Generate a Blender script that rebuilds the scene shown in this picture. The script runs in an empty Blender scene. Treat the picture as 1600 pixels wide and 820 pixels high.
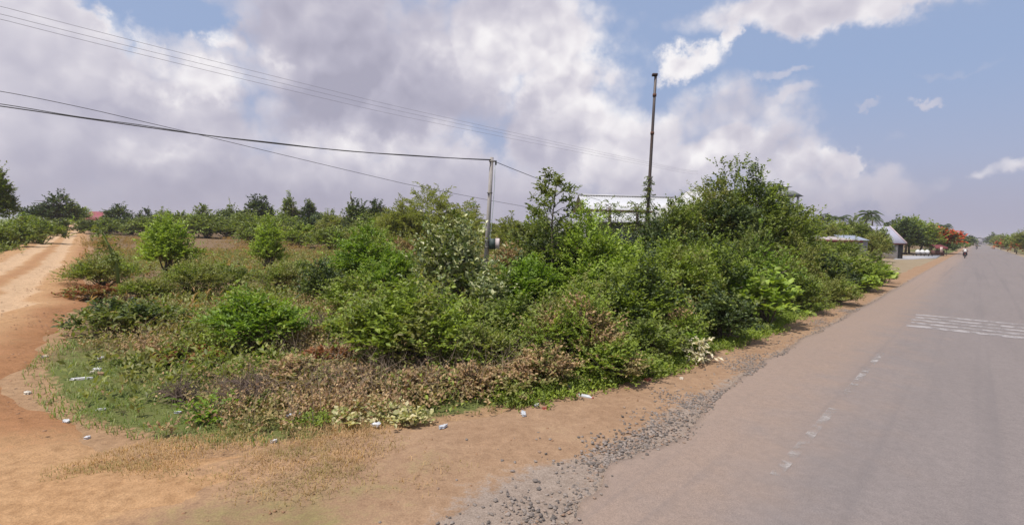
import bpy, math, random
import numpy as np
from mathutils import Vector, Matrix

R = math.radians
scene = bpy.context.scene
C = scene.collection

# ------------------------------------------------------------------ camera
CAM_H = 2.5
PITCH, ROLL, FPX = R(3.55), R(1.43), 800.0
F_ = np.array([0, math.cos(PITCH), -math.sin(PITCH)])
R0 = np.array([1.0, 0, 0]); U0 = np.cross(R0, F_)
R_ = math.cos(ROLL) * R0 + math.sin(ROLL) * U0
U_ = np.cross(R_, F_)
cam = bpy.data.cameras.new('camera'); cam_o = bpy.data.objects.new('camera', cam); C.objects.link(cam_o)
cam.sensor_fit = 'HORIZONTAL'; cam.sensor_width = 36; cam.lens = 36 * FPX / 1600
cam.clip_start = 0.1; cam.clip_end = 12000
m = Matrix(((R_[0], U_[0], -F_[0], 0), (R_[1], U_[1], -F_[1], 0), (R_[2], U_[2], -F_[2], CAM_H), (0, 0, 0, 1)))
cam_o.matrix_world = m
scene.camera = cam_o

def ray(px, py):
    v = F_ + (px - 800) / FPX * R_ - (py - 410) / FPX * U_
    return v
def at(px, py, d):                       # point of the place seen at a photo pixel, d metres ahead
    v = ray(px, py); return v / v[1] * d + np.array([0, 0, CAM_H])
def gpt(px, py):                         # point of the flat ground at a photo pixel
    v = ray(px, py); return v * (-CAM_H / v[2])
def azel(px, py):
    v = ray(px, py); v = v / np.linalg.norm(v)
    return math.atan2(v[0], v[1]), math.asin(v[2])

# ------------------------------------------------------------------ light: sky, clouds, sun
SUN_DIR = Vector((-0.34, -0.20, 0.95)).normalized()
SUN_EL = math.asin(SUN_DIR.z); SUN_AZ = math.atan2(SUN_DIR.x, SUN_DIR.y)
scene.view_settings.view_transform = 'Standard'; scene.view_settings.look = 'None'
scene.view_settings.exposure = 0.0; scene.view_settings.gamma = 1.0
sun = bpy.data.lights.new('sun', 'SUN'); sun.energy = 4.3; sun.angle = R(0.6); sun.color = (1.0, 0.94, 0.86)
sun_o = bpy.data.objects.new('sun', sun); C.objects.link(sun_o)
sun_o.rotation_euler = (-SUN_DIR).to_track_quat('-Z', 'Y').to_euler()

class NT:
    def __init__(s, tree): s.t = tree; s.n = tree.nodes; s.l = tree.links
    def node(s, typ, **kw):
        n = s.n.new(typ)
        for k, v in kw.items():
            if k.startswith('in_'):
                key = k[3:]; key = int(key) if key.isdigit() else key.replace('_', ' ')
                s.put(n.inputs[key], v)
            else: setattr(n, k, v)
        return n
    def put(s, sock, v):
        if isinstance(v, bpy.types.NodeSocket): s.l.new(v, sock)
        elif v is not None:
            if sock.type == 'RGBA' and len(v) == 3: v = (*v, 1)
            sock.default_value = v
    def m(s, op, a, b=None, c=None, clamp=False):
        n = s.n.new('ShaderNodeMath'); n.operation = op; n.use_clamp = clamp
        s.put(n.inputs[0], a)
        if b is not None: s.put(n.inputs[1], b)
        if c is not None: s.put(n.inputs[2], c)
        return n.outputs[0]
    def vm(s, op, a, b=None):
        n = s.n.new('ShaderNodeVectorMath'); n.operation = op
        s.put(n.inputs[0], a)
        if b is not None: s.put(n.inputs[1], b)
        return n.outputs[0]
    def noise(s, vec, scale, detail=4, rough=0.55, lac=2.0, dist=0.0):
        n = s.n.new('ShaderNodeTexNoise'); s.put(n.inputs['Vector'], vec)
        n.inputs['Scale'].default_value = scale; n.inputs['Detail'].default_value = detail
        n.inputs['Roughness'].default_value = rough; n.inputs['Lacunarity'].default_value = lac
        n.inputs['Distortion'].default_value = dist
        return n.outputs[0]
    def ramp(s, fac, stops, interp='LINEAR'):
        n = s.n.new('ShaderNodeValToRGB'); s.put(n.inputs[0], fac); cr = n.color_ramp; cr.interpolation = interp
        while len(cr.elements) < len(stops): cr.elements.new(0.5)
        for e, (p, c) in zip(cr.elements, stops):
            e.position = p; e.color = (*c, 1) if len(c) == 3 else c
        return n.outputs[0]
    def mix(s, fac, a, b, blend='MIX'):
        n = s.n.new('ShaderNodeMix'); n.data_type = 'RGBA'; n.blend_type = blend
        s.put(n.inputs[0], fac); s.put(n.inputs[6], a); s.put(n.inputs[7], b)
        return n.outputs[2]
    def step(s, x, lo, hi):
        n = s.n.new('ShaderNodeMapRange'); n.interpolation_type = 'SMOOTHSTEP'
        s.put(n.inputs[0], x); s.put(n.inputs[1], lo); s.put(n.inputs[2], hi)
        return n.outputs[0]

world = bpy.data.worlds.new('World'); scene.world = world; world.use_nodes = True
W = NT(world.node_tree); W.n.clear()
SKY_STR = 0.1
def build_world():
    sky = W.node('ShaderNodeTexSky', sky_type='NISHITA', sun_disc=False)
    sky.sun_elevation = SUN_EL; sky.sun_rotation = SUN_AZ; sky.air_density = 1.0; sky.dust_density = 1.5; sky.ozone_density = 1.0
    d = W.node('ShaderNodeTexCoord').outputs['Generated']
    d = W.vm('NORMALIZE', d)
    sp = W.node('ShaderNodeSeparateXYZ', in_0=d)
    x, y, z = sp.outputs
    # domain warp so that every cloud edge is broken up
    n3 = W.n.new('ShaderNodeTexNoise'); W.put(n3.inputs['Vector'], d)
    n3.inputs['Scale'].default_value = 5.0; n3.inputs['Detail'].default_value = 8; n3.inputs['Roughness'].default_value = 0.62
    wsep = W.node('ShaderNodeSeparateColor', in_0=n3.outputs['Color'])
    az = W.m('ARCTAN2', x, y); el = W.m('ARCSINE', z)
    azw = W.m('ADD', az, W.m('MULTIPLY', W.m('SUBTRACT', wsep.outputs[0], 0.5), 0.30))
    elw = W.m('ADD', el, W.m('MULTIPLY', W.m('SUBTRACT', wsep.outputs[1], 0.5), 0.20))
    def blob(px, py, rx, ry, w=1.0):
        a, e = azel(px, py); a2, _ = azel(px + rx, py); _, e2 = azel(px, py - ry)
        dx = W.m('DIVIDE', W.m('SUBTRACT', azw, a), abs(a2 - a)); dy = W.m('DIVIDE', W.m('SUBTRACT', elw, e), abs(e2 - e))
        r2 = W.m('ADD', W.m('MULTIPLY', dx, dx), W.m('MULTIPLY', dy, dy))
        g = W.m('DIVIDE', w, W.m('ADD', 1.0, W.m('MULTIPLY', r2, r2)))      # soft flat-topped bump
        return g
    def total(bl):
        acc = None
        for b in bl:
            g = blob(*b); acc = g if acc is None else W.m('MAXIMUM', acc, g)
        return acc
    def added(bl):
        acc = None
        for b in bl:
            g = blob(*b); acc = g if acc is None else W.m('ADD', acc, g)
        return acc
    cover = total([(120, 190, 330, 170), (560, 110, 260, 170), (560, 290, 420, 80), (900, 190, 120, 110), (800, 60, 170, 90),
                   (1110, 245, 110, 60), (985, 235, 90, 90), (1060, 100, 60, 24, .85), (1128, 66, 24, 30, .8),
                   (1300, 10, 280, 42), (1180, 30, 130, 24, .7), (1480, 160, 55, 9, .62), (1345, 166, 45, 6, .5), (1285, 262, 34, 34, .85), (1380, 296, 90, 20, .8),
                   (1565, 283, 90, 24, .75), (1200, 128, 50, 14, .55), (1195, 172, 70, 16, .6), (1110, 190, 130, 60, .66), (1330, 290, 200, 34, .66), (1450, 215, 120, 16, .42), (1500, 118, 130, 10, .42), (1180, 255, 110, 60, .8), (40, 20, 150, 60),
                   (330, 50, 60, 40), (-500, 250, 600, 300), (2300, 200, 500, 130, .9)])
    holes = total([(262, 14, 70, 36, .66), (190, 48, 28, 36, .3), (960, 130, 30, 60, .2)])
    big = W.noise(d, 3.2, 5, 0.55)
    fine = W.noise(d, 14, 7, 0.6)
    # clouds elsewhere in the sky, behind the camera and overhead
    away = W.step(y, 0.25, -0.1); up = W.step(el, 0.62, 0.8)
    els = W.m('MULTIPLY', W.m('MAXIMUM', away, up), W.step(W.noise(d, 2.2, 3, 0.5), 0.40, 0.62))
    wv = W.vm('ADD', d, W.vm('MULTIPLY', W.vm('SUBTRACT', n3.outputs['Color'], (0.5, 0.5, 0.5)), (0.05, 0.05, 0.05)))
    def bill(v):                     # cauliflower billows: rounded cells with creases, in three sizes
        acc = None
        for sc, am in ((8, 1.0), (18, .55), (40, .32)):
            vo = W.n.new('ShaderNodeTexVoronoi'); vo.feature = 'F1'; W.put(vo.inputs['Vector'], v); vo.inputs['Scale'].default_value = sc
            q = W.m('MULTIPLY', W.m('MULTIPLY', vo.outputs[0], vo.outputs[0]), -am * 1.15); acc = q if acc is None else W.m('ADD', acc, q)
        return acc
    b0 = bill(wv)
    rel = W.m('SUBTRACT', b0, bill(W.vm('ADD', wv, (-0.016, 0.0, 0.026))))
    puff = W.step(W.noise(d, 2.6, 3, .5), .42, .62)
    cov = W.m('MAXIMUM', cover, els)
    cov = W.m('SUBTRACT', cov, holes)
    cov = W.m('ADD', cov, W.m('ADD', W.m('MULTIPLY', W.m('SUBTRACT', fine, 0.5), 0.40), W.m('MULTIPLY', W.m('ADD', b0, 0.55), 0.30)))
    alpha = W.step(cov, 0.24, 0.80)
    # relief: compare the cloud noise with itself a little towards the light
    bright = added([(290, 122, 95, 24, .75), (312, 46, 30, 24, .6), (205, 52, 40, 24, .35), (775, 82, 110, 40, .55), (900, 145, 70, 50, .6),
                    (930, 60, 90, 50, .35), (240, 232, 60, 22, .35), (640, 232, 150, 26, .33), (1115, 236, 70, 34, .5), (100, 30, 120, 40, .3),
                    (985, 230, 70, 70, .4), (1060, 96, 60, 30, .7), (1300, 15, 250, 45, .45), (1285, 255, 34, 30, .45), (800, 150, 40, 14, .5), (30, 235, 60, 40, .2),
                    (385, 75, 30, 16, .4), (60, 120, 120, 60, .2), (1130, 66, 30, 30, .4), (1560, 280, 60, 16, .35)])
    dark = added([(600, 120, 130, 95, .22), (460, 155, 130, 34, .25), (760, 205, 90, 28, .22), (420, 30, 60, 50, .15), (300, 300, 300, 34, .12), (160, 170, 70, 20, .12)])
    b = W.m('ADD', 0.34, W.m('MULTIPLY', bright, 0.62)); b = W.m('SUBTRACT', b, dark)
    b = W.m('ADD', b, W.m('MULTIPLY', rel, W.m('ADD', 0.17, W.m('MULTIPLY', W.m('MINIMUM', W.m('ADD', bright, W.m('MULTIPLY', puff, .35)), 1.0), 0.62))))
    b = W.m('ADD', b, W.m('MULTIPLY', W.m('SUBTRACT', big, 0.5), 0.15))
    edge = W.m('MULTIPLY', W.m('SUBTRACT', 1.0, W.step(cov, 0.5, 1.0)), 0.18)
    b = W.m('ADD', b, edge, clamp=True)
    K = 1.0 / SKY_STR
    def k(*c): return tuple(v * K for v in c)
    ccol = W.ramp(b, [(0.0, (.405, .395, .495)), (0.25, (.495, .48, .58)), (0.55, (.66, .635, .71)), (0.8, (.83, .80, .84)), (1.0, (.94, .915, .93))])
    ccol = W.vm('MULTIPLY', ccol, (K, K, K))
    # blue of the clear sky: the sky model, paled a little by the humid air
    blue = W.mix(0.85, sky.outputs[0], k(.345, .445, .675))
    haze = W.step(el, 0.30, -0.02)
    blue = W.mix(W.m('MULTIPLY', haze, 0.85), blue, k(.445, .44, .56))
    lowh = W.m('MULTIPLY', W.step(el, 0.14, 0.0), 0.75)
    col = W.mix(alpha, blue, ccol)
    col = W.mix(lowh, col, k(.40, .38, .475))
    bg = W.node('ShaderNodeBackground'); W.put(bg.inputs[0], col); bg.inputs[1].default_value = SKY_STR
    out = W.node('ShaderNodeOutputWorld'); W.l.new(bg.outputs[0], out.inputs[0])
build_world()
world.cycles.sampling_method = 'NONE'
scene.cycles.max_bounces = 6; scene.cycles.diffuse_bounces = 3; scene.cycles.glossy_bounces = 2
scene.cycles.transmission_bounces = 4; scene.cycles.transparent_max_bounces = 8
scene.cycles.use_denoising = True

# ------------------------------------------------------------------ helpers
rng = np.random.default_rng(7)
def nrm(v): return v / np.maximum(np.linalg.norm(v, axis=-1, keepdims=True), 1e-9)

_tab = np.random.default_rng(3).random((256, 256))
def vnoise(x, y):
    xi = np.floor(x).astype(int); yi = np.floor(y).astype(int); fx = x - xi; fy = y - yi
    fx = fx * fx * (3 - 2 * fx); fy = fy * fy * (3 - 2 * fy)
    g = lambda a, b: _tab[a & 255, b & 255]
    return (g(xi, yi) * (1 - fx) + g(xi + 1, yi) * fx) * (1 - fy) + (g(xi, yi + 1) * (1 - fx) + g(xi + 1, yi + 1) * fx) * fy
def fbm(x, y, o=4):
    x = np.asarray(x, float); y = np.asarray(y, float); a = 0.5; s = 0; t = 0
    for i in range(o):
        s = s + a * (vnoise(x + 17.3 * i, y - 9.1 * i) - 0.5); x = x * 2.03; y = y * 2.03; a *= 0.5
    return s * 2                     # about -1..1
def sst(x, a, b):
    t = np.clip((np.asarray(x, float) - a) / (b - a), 0, 1); return t * t * (3 - 2 * t)

def mk(name, V, faces, mat=None, parent=None, loc=None, smooth=False, mat2=None, idx=None):
    """one mesh object from vertex array and a list of face arrays (n,3) / (n,4)"""
    me = bpy.data.meshes.new(name)
    V = np.asarray(V, np.float32).reshape(-1, 3)
    fs = [np.asarray(f, np.int32) for f in (faces if isinstance(faces, list) else [faces]) if len(f)]
    me.vertices.add(len(V)); me.vertices.foreach_set('co', V.ravel())
    li = np.concatenate([f.ravel() for f in fs]) if fs else np.zeros(0, np.int32)
    ln = np.concatenate([np.full(len(f), f.shape[1], np.int32) for f in fs]) if fs else np.zeros(0, np.int32)
    me.loops.add(len(li)); me.loops.foreach_set('vertex_index', li)
    me.polygons.add(len(ln)); st = np.concatenate([[0], np.cumsum(ln)[:-1]]).astype(np.int32) if len(ln) else ln
    me.polygons.foreach_set('loop_start', st)
    if smooth: me.polygons.foreach_set('use_smooth', np.ones(len(ln), bool))
    me.update(calc_edges=True)
    if mat: me.materials.append(mat)
    if mat2: me.materials.append(mat2); me.polygons.foreach_set('material_index', np.asarray(idx, np.int32))
    o = bpy.data.objects.new(name, me); C.objects.link(o)
    if parent is not None: o.parent = parent
    if loc is not None: o.location = loc
    return o
def tag(o, label=None, cat=None, group=None, kind=None):
    for k_, v_ in (('label', label), ('category', cat), ('group', group), ('kind', kind)):
        if v_: o[k_] = v_
    return o
def empty(name, loc, label=None, cat=None, group=None, rz=0):
    o = bpy.data.objects.new(name, None); C.objects.link(o); o.location = [float(v) for v in loc]; o.rotation_euler = (0, 0, rz)
    o.empty_display_size = 0.2
    return tag(o, label, cat, group)

class MB:
    def __init__(s): s.V = []; s.Q = []; s.T = []; s.n = 0
    def add(s, V, Q=None, T=None):
        V = np.asarray(V, float).reshape(-1, 3)
        if Q is not None and len(Q): s.Q.append(np.asarray(Q, int) + s.n)
        if T is not None and len(T): s.T.append(np.asarray(T, int) + s.n)
        s.V.append(V); s.n += len(V); return s
    def box(s, c, d, rz=0, tilt=None):
        c = np.asarray(c, float); d = np.asarray(d, float) / 2
        v = np.array([[x, y, z] for z in (-1, 1) for y in (-1, 1) for x in (-1, 1)], float) * d
        if tilt is not None: v = v @ np.asarray(tilt).T
        if rz: cz, sz = math.cos(rz), math.sin(rz); v = v @ np.array([[cz, -sz, 0], [sz, cz, 0], [0, 0, 1]]).T
        return s.add(v + c, [[0, 2, 3, 1], [4, 5, 7, 6], [0, 1, 5, 4], [2, 6, 7, 3], [0, 4, 6, 2], [1, 3, 7, 5]])
    def tube(s, P, r, n=6, cap=True):
        P = np.asarray(P, float); k = len(P); r = np.broadcast_to(np.asarray(r, float), (k,))
        T = np.gradient(P, axis=0); T = nrm(T)
        ref = np.array([0, 0, 1.0]) if abs(T[:, 2]).mean() < 0.9 else np.array([1.0, 0, 0])
        A = nrm(np.cross(T, ref)); B = np.cross(T, A)
        a = np.arange(n) * 2 * np.pi / n
        V = P[:, None, :] + r[:, None, None] * (np.cos(a)[None, :, None] * A[:, None, :] + np.sin(a)[None, :, None] * B[:, None, :])
        i = np.arange(k - 1)[:, None] * n; j = np.arange(n)[None, :]; j2 = (j + 1) % n
        Q = np.stack([i + j, i + j2, i + n + j2, i + n + j], -1).reshape(-1, 4)
        tr = []
        if cap:
            for e in (0, k - 1):
                b = e * n; tr += [[b, b + q, b + q + 1] if e else [b, b + q + 1, b + q] for q in range(1, n - 1)]
        return s.add(V.reshape(-1, 3), Q, tr)
    def poly(s, V):                       # convex polygon
        V = np.asarray(V, float); return s.add(V, None, [[0, q, q + 1] for q in range(1, len(V) - 1)])
    def lathe(s, prof, n=14, c=(0, 0, 0)):
        a = np.arange(n) * 2 * np.pi / n; k = len(prof)
        V = np.array([[r * np.cos(t) + c[0], r * np.sin(t) + c[1], z + c[2]] for r, z in prof for t in a])
        i = np.arange(k - 1)[:, None] * n; j = np.arange(n)[None, :]; j2 = (j + 1) % n
        return s.add(V, np.stack([i + j, i + j2, i + n + j2, i + n + j], -1).reshape(-1, 4))
    def out(s, name, mat, parent=None, smooth=False, loc=None):
        f = []
        if s.Q: f.append(np.concatenate(s.Q))
        if s.T: f.append(np.concatenate(s.T))
        return mk(name, np.concatenate(s.V), f, mat, parent, loc, smooth)

# ------------------------------------------------------------------ materials
def new_mat(name):
    mt = bpy.data.materials.new(name); mt.use_nodes = True; t = NT(mt.node_tree); t.n.clear()
    out = t.node('ShaderNodeOutputMaterial'); return mt, t, out
def leaf_mat(name, cols, trans=0.33, rough=0.5, spec=0.35, second=None, amount=0.5, scale=1.3, gain=1.75, tint=(1.08, 1.0, .95)):
    cols = [tuple(min(.85, v * gain * w) for v, w in zip(c, tint)) for c in cols]; second = tuple(v * gain for v in second) if second else None
    mt, t, out = new_mat(name)
    rnd = t.node('ShaderNodeNewGeometry').outputs['Random Per Island']
    k = len(cols); col = t.ramp(rnd, [(i / (k - 1), c) for i, c in enumerate(cols)])
    oc = t.node('ShaderNodeTexCoord').outputs['Object']
    n1 = t.noise(oc, scale, 3, 0.6)
    if second: col = t.mix(t.m('MULTIPLY', t.step(n1, 0.48, 0.62), amount), col, second)
    n2 = t.noise(oc, scale * 2.7, 2, 0.5)
    col = t.mix(1.0, col, t.ramp(n2, [(0.3, (.80, .80, .80)), (0.7, (1.22, 1.18, 1.1))]), 'MULTIPLY')
    bs = t.node('ShaderNodeBsdfPrincipled', in_Roughness=rough); t.put(bs.inputs['Base Color'], col)
    bs.inputs['Specular IOR Level'].default_value = spec
    tr = t.node('ShaderNodeBsdfTranslucent'); t.put(tr.inputs[0], t.mix(1.0, col, (1.25, 1.3, .6), 'MULTIPLY'))
    mx = t.node('ShaderNodeMixShader'); mx.inputs[0].default_value = trans
    t.l.new(bs.outputs[0], mx.inputs[1]); t.l.new(tr.outputs[0], mx.inputs[2]); t.l.new(mx.outputs[0], out.inputs[0])
    return mt
def plain_mat(name, col, rough=0.7, var=0.25, scale=6, metal=0.0, dirt=None, dirt_amt=0.5, bump=0.0, spec=0.4, stretch=(1, 1, 1)):
    mt, t, out = new_mat(name)
    oc = t.node('ShaderNodeTexCoord').outputs['Object']; v = t.vm('MULTIPLY', oc, stretch)
    n = t.noise(v, scale, 5, 0.6)
    c = t.mix(n, tuple(x * (1 - var) for x in col), tuple(min(1, x * (1 + var)) for x in col))
    if dirt: c = t.mix(t.m('MULTIPLY', t.step(t.noise(v, scale * 0.4, 5, 0.65), 0.48, 0.68), dirt_amt), c, dirt)
    bs = t.node('ShaderNodeBsdfPrincipled', in_Roughness=rough, in_Metallic=metal); t.put(bs.inputs['Base Color'], c)
    bs.inputs['Specular IOR Level'].default_value = spec
    if bump:
        b = t.node('ShaderNodeBump'); b.inputs['Strength'].default_value = bump; t.put(b.inputs['Height'], t.noise(v, scale * 4, 4, 0.6)); t.l.new(b.outputs[0], bs.inputs['Normal'])
    t.l.new(bs.outputs[0], out.inputs[0]); return mt

LM = {
 'fresh':  leaf_mat('leaf_fresh',  [(.062,.095,.014),(.115,.172,.024),(.170,.232,.036)], second=(.13,.145,.05), amount=.4),
 'vivid':  leaf_mat('leaf_vivid',  [(.048,.092,.012),(.098,.172,.020),(.150,.240,.032)]),
 'mid':    leaf_mat('leaf_mid',    [(.050,.075,.016),(.090,.128,.028),(.138,.178,.042)], second=(.12,.11,.05), amount=.35, gain=1.6),
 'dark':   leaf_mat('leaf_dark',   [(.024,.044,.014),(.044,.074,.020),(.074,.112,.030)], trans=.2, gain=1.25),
 'lime':   leaf_mat('leaf_lime',   [(.100,.160,.026),(.160,.240,.040),(.220,.300,.060)], trans=.35),
 'silver': leaf_mat('leaf_silver', [(.060,.095,.036),(.13,.175,.080),(.36,.39,.25),(.080,.12,.042)], rough=.4, spec=.5, trans=.22),
 'olive':  leaf_mat('leaf_olive',  [(.075,.095,.026),(.120,.148,.040),(.170,.190,.062)], second=(.16,.125,.06), amount=.4),
 'brown':  leaf_mat('leaf_brown',  [(.140,.095,.060),(.215,.150,.095),(.29,.225,.140),(.120,.125,.050)], trans=.2, rough=.75, spec=.15, second=(.11,.125,.04), amount=.5),
 'rust':   leaf_mat('leaf_rust',   [(.110,.045,.026),(.170,.070,.036),(.135,.085,.036)], trans=.2, rough=.75, spec=.15, second=(.09,.085,.03), amount=.4),
 'straw':  leaf_mat('leaf_straw',  [(.23,.165,.095),(.30,.22,.125),(.19,.15,.085)], trans=.25, rough=.8, spec=.1, second=(.14,.135,.05), amount=.6),
 'pale':   leaf_mat('leaf_pale',   [(.26,.31,.10),(.42,.44,.22),(.60,.58,.40),(.20,.27,.07)], trans=.3, gain=1.1),
 'white':  leaf_mat('leaf_white',  [(.55,.52,.40),(.75,.72,.60),(.45,.46,.28)], trans=.25, gain=1.1),
 'feather':leaf_mat('leaf_feather',[(.105,.135,.036),(.150,.185,.050),(.19,.215,.070)], trans=.35, second=(.16,.14,.07), amount=.35),
 'grass':  leaf_mat('leaf_grass',  [(.070,.110,.026),(.110,.165,.038),(.155,.185,.062)], trans=.3, second=(.17,.15,.07), amount=.4),
 'flame':  leaf_mat('leaf_flame',  [(.50,.085,.022),(.60,.130,.035),(.40,.060,.018)], trans=.25, gain=1.1),
 'farpurple': leaf_mat('leaf_far_dark', [(.030,.042,.022),(.050,.060,.030),(.070,.075,.036)], trans=.15),
 'twig':   plain_mat('dead_twig', (.17,.12,.095), .85, .35, 20),
}
BARK = plain_mat('bark', (.13, .105, .08), .9, .3, 12, bump=.3)
CONC = plain_mat('concrete', (.36, .33, .31), .85, .15, 5, dirt=(.20, .18, .165), bump=.15)

# ------------------------------------------------------------------ road frame (s along the road, t to its verge side)
TH = math.atan2(*(ray(1527, 377)[:2]))
RD = np.array([math.sin(TH), math.cos(TH)]); LF = np.array([-math.cos(TH), math.sin(TH)])
def st2xy(s, t): return s * RD[0] + t * LF[0], s * RD[1] + t * LF[1]
def xy2st(x, y): return x * RD[0] + y * RD[1], x * LF[0] + y * LF[1]
TT  = [-50, 3.6, 5.0, 6.7, 8.8, 11.3, 15, 19, 45, 87, 150, 320, 2000]
TRR = [6, 6, 3.4, 1.5, .6, .45, 1.3, 2.5, 6.3, 12.2, 21, 45, 280]
TRL = [-16, -15, -11.5, -8.5, -6.5, -4.6, -3.2, -2.2, 2.1, 7.6, 16.4, 40, 274]
def tr_r(t): return np.interp(t, TT, TRR)
def tr_l(t): return np.interp(t, TT, TRL)
SHO = ([-400, -14, -8, -2, 2, 5, 8, 12, 30, 60, 2000], [5.4, 5.6, 6.3, 6.4, 5.9, 5.0, 4.55, 4.3, 4.25, 4.3, 4.3])
def sh_out(s): return np.interp(s, *SHO) + 0.35 * fbm(np.asarray(s) * .55, 3.3, 3)
def gh(x, y):
    s, t = xy2st(x, y); r = np.hypot(x, y)
    k = sst(t, 4.6, 7.5) * (1 - sst(r, 90, 200))
    on_track = sst(s, tr_l(t) - 1, tr_l(t) + .5) * (1 - sst(s, tr_r(t) - .5, tr_r(t) + 1)) * (t > 4)
    z = 0.30 * fbm(x * .07, y * .07, 3) * k + 0.07 * fbm(x * .6, y * .6, 3) * k * (1 - .8 * on_track) + .03 * fbm(x * 2.1, y * 2.1, 2) * k * (1 - .6 * on_track)
    return z - 0.09 * (1 - sst(t, 4.3, 5.6)) - 0.03
def g3(x, y): return np.array([float(x), float(y), float(gh(x, y))])

def axis_pts(spans):
    out = []
    for a, b, h in spans: out.append(np.linspace(a, b, max(2, int(round(abs(b - a) / h)) + 1))[:-1])
    return np.concatenate(out + [[spans[-1][1]]])
def grid_mesh(name, sv, tv, zf, mat, kind='structure', smooth=True, attrs=None):
    S, T = np.meshgrid(sv, tv, indexing='ij'); X, Y = st2xy(S, T); Z = zf(S, T, X, Y)
    n, k = S.shape; i = np.arange(n - 1)[:, None] * k; j = np.arange(k - 1)[None, :]
    Q = np.stack([i + j, i + k + j, i + k + j + 1, i + j + 1], -1).reshape(-1, 4)[:, ::-1]
    Q = Q[:, ::-1] if (RD[0] * LF[1] - RD[1] * LF[0]) > 0 else Q
    o = mk(name, np.stack([X, Y, Z], -1).reshape(-1, 3), Q, mat, None, None, smooth); o['kind'] = kind
    if attrs is not None:
        a = o.data.attributes.new('mask', 'FLOAT_COLOR', 'POINT'); a.data.foreach_set('color', attrs(S, T, X, Y).astype(np.float32).reshape(-1, 4).ravel())
    return o

# ground -----------------------------------------------------------
def soil_nodes(t, oc):
    a = t.noise(oc, 0.9, 6, 0.62); b = t.noise(oc, 9, 6, 0.65); c = t.noise(oc, 60, 3, 0.6)
    return a, b, c
def ground_material():
    mt, t, out = new_mat('ground_soil_and_grass')
    oc = t.node('ShaderNodeTexCoord').outputs['Object']
    at_ = t.node('ShaderNodeAttribute', attribute_name='mask'); sp = t.node('ShaderNodeSeparateColor', in_0=at_.outputs['Color'])
    a, b, c = soil_nodes(t, oc)
    dry = t.mix(b, (.135, .085, .05), (.24, .165, .095))
    green = t.mix(b, (.085, .105, .03), (.155, .175, .055))
    dirt = t.mix(a, (.28, .165, .09), (.39, .26, .155)); dirt = t.mix(1.0, dirt, t.ramp(b, [(.25, (.7, .68, .66)), (.75, (1.2, 1.2, 1.2))]), 'MULTIPLY')
    sand = t.mix(a, (.22, .165, .10), (.36, .29, .20))
    col = dry
    jit = t.m('ADD', t.m('MULTIPLY', t.m('SUBTRACT', a, .5), .9), t.m('MULTIPLY', t.m('SUBTRACT', b, .5), .7))
    f = lambda ch: t.step(t.m('ADD', sp.outputs[ch], jit), .38, .62)
    f = lambda ch, lo=.38, hi=.62: t.step(t.m('ADD', sp.outputs[ch], jit), lo, hi)
    col = t.mix(f(0, .3, .75), col, green); col = t.mix(f(1), col, dirt); col = t.mix(f(2), col, sand)
    col = t.mix(1.0, col, t.ramp(c, [(.3, (.8, .8, .8)), (.7, (1.15, 1.15, 1.15))]), 'MULTIPLY')
    bs = t.node('ShaderNodeBsdfPrincipled', in_Roughness=.95); t.put(bs.inputs['Base Color'], col); bs.inputs['Specular IOR Level'].default_value = .1
    bm = t.node('ShaderNodeBump'); bm.inputs['Strength'].default_value = .5; bm.inputs['Distance'].default_value = .04
    t.put(bm.inputs['Height'], t.m('ADD', b, t.m('MULTIPLY', c, .4))); t.l.new(bm.outputs[0], bs.inputs['Normal'])
    t.l.new(bs.outputs[0], out.inputs[0]); return mt
def ground_mask(S, T, X, Y):
    near_track = 1 - sst(S - tr_r(T), .0, 1.1); near_l = sst(S - tr_l(T), -1.2, 0.0)
    dirt = near_track * near_l * (T > 3.5)
    dirt = np.maximum(dirt, (1 - sst(T, sh_out(S) - .2, sh_out(S) + .5)) * (T > 0) * (S < 400))
    yard = sst(S, 48, 56) * (1 - sst(S, 135, 165)) * sst(T, 3.0, 3.6) * (1 - sst(T, 9, 15))
    verge = (T < -5) * sst(T, -9.5, -7.5) * .85
    green = (T > 0) * (1 - sst(T, 9, 22)) * (1 - sst(S, 200, 300)) * .72 + (S < tr_l(T) - 1) * sst(T, 10, 16) * .7 + .25 * sst(T, 22, 40) + (T < -8) * .55
    blur = (1 - sst(S, 0, 6)) * (1 - sst(T, 5.5, 7.5)) * (T > 2)
    green = green * (1 - .55 * blur)
    return np.stack([np.clip(green, 0, 1), np.clip(dirt, 0, 1), np.clip(np.maximum(yard, verge), 0, 1), np.ones_like(S)], -1)
sv = axis_pts([(-4500, -900, 600), (-900, -140, 80), (-140, -30, 5), (-30, -12, 1), (-12, 32, .16), (32, 70, .8), (70, 260, 5), (260, 1000, 60), (1000, 4500, 500)])
tv = axis_pts([(-4500, -800, 600), (-800, -80, 90), (-80, -12, 4), (-12, 2, 1.2), (2, 24, .16), (24, 60, .8), (60, 200, 5), (200, 1000, 80), (1000, 4500, 500)])
ground = grid_mesh('ground', sv, tv, lambda S, T, X, Y: gh(X, Y), ground_material(), attrs=ground_mask)

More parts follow.
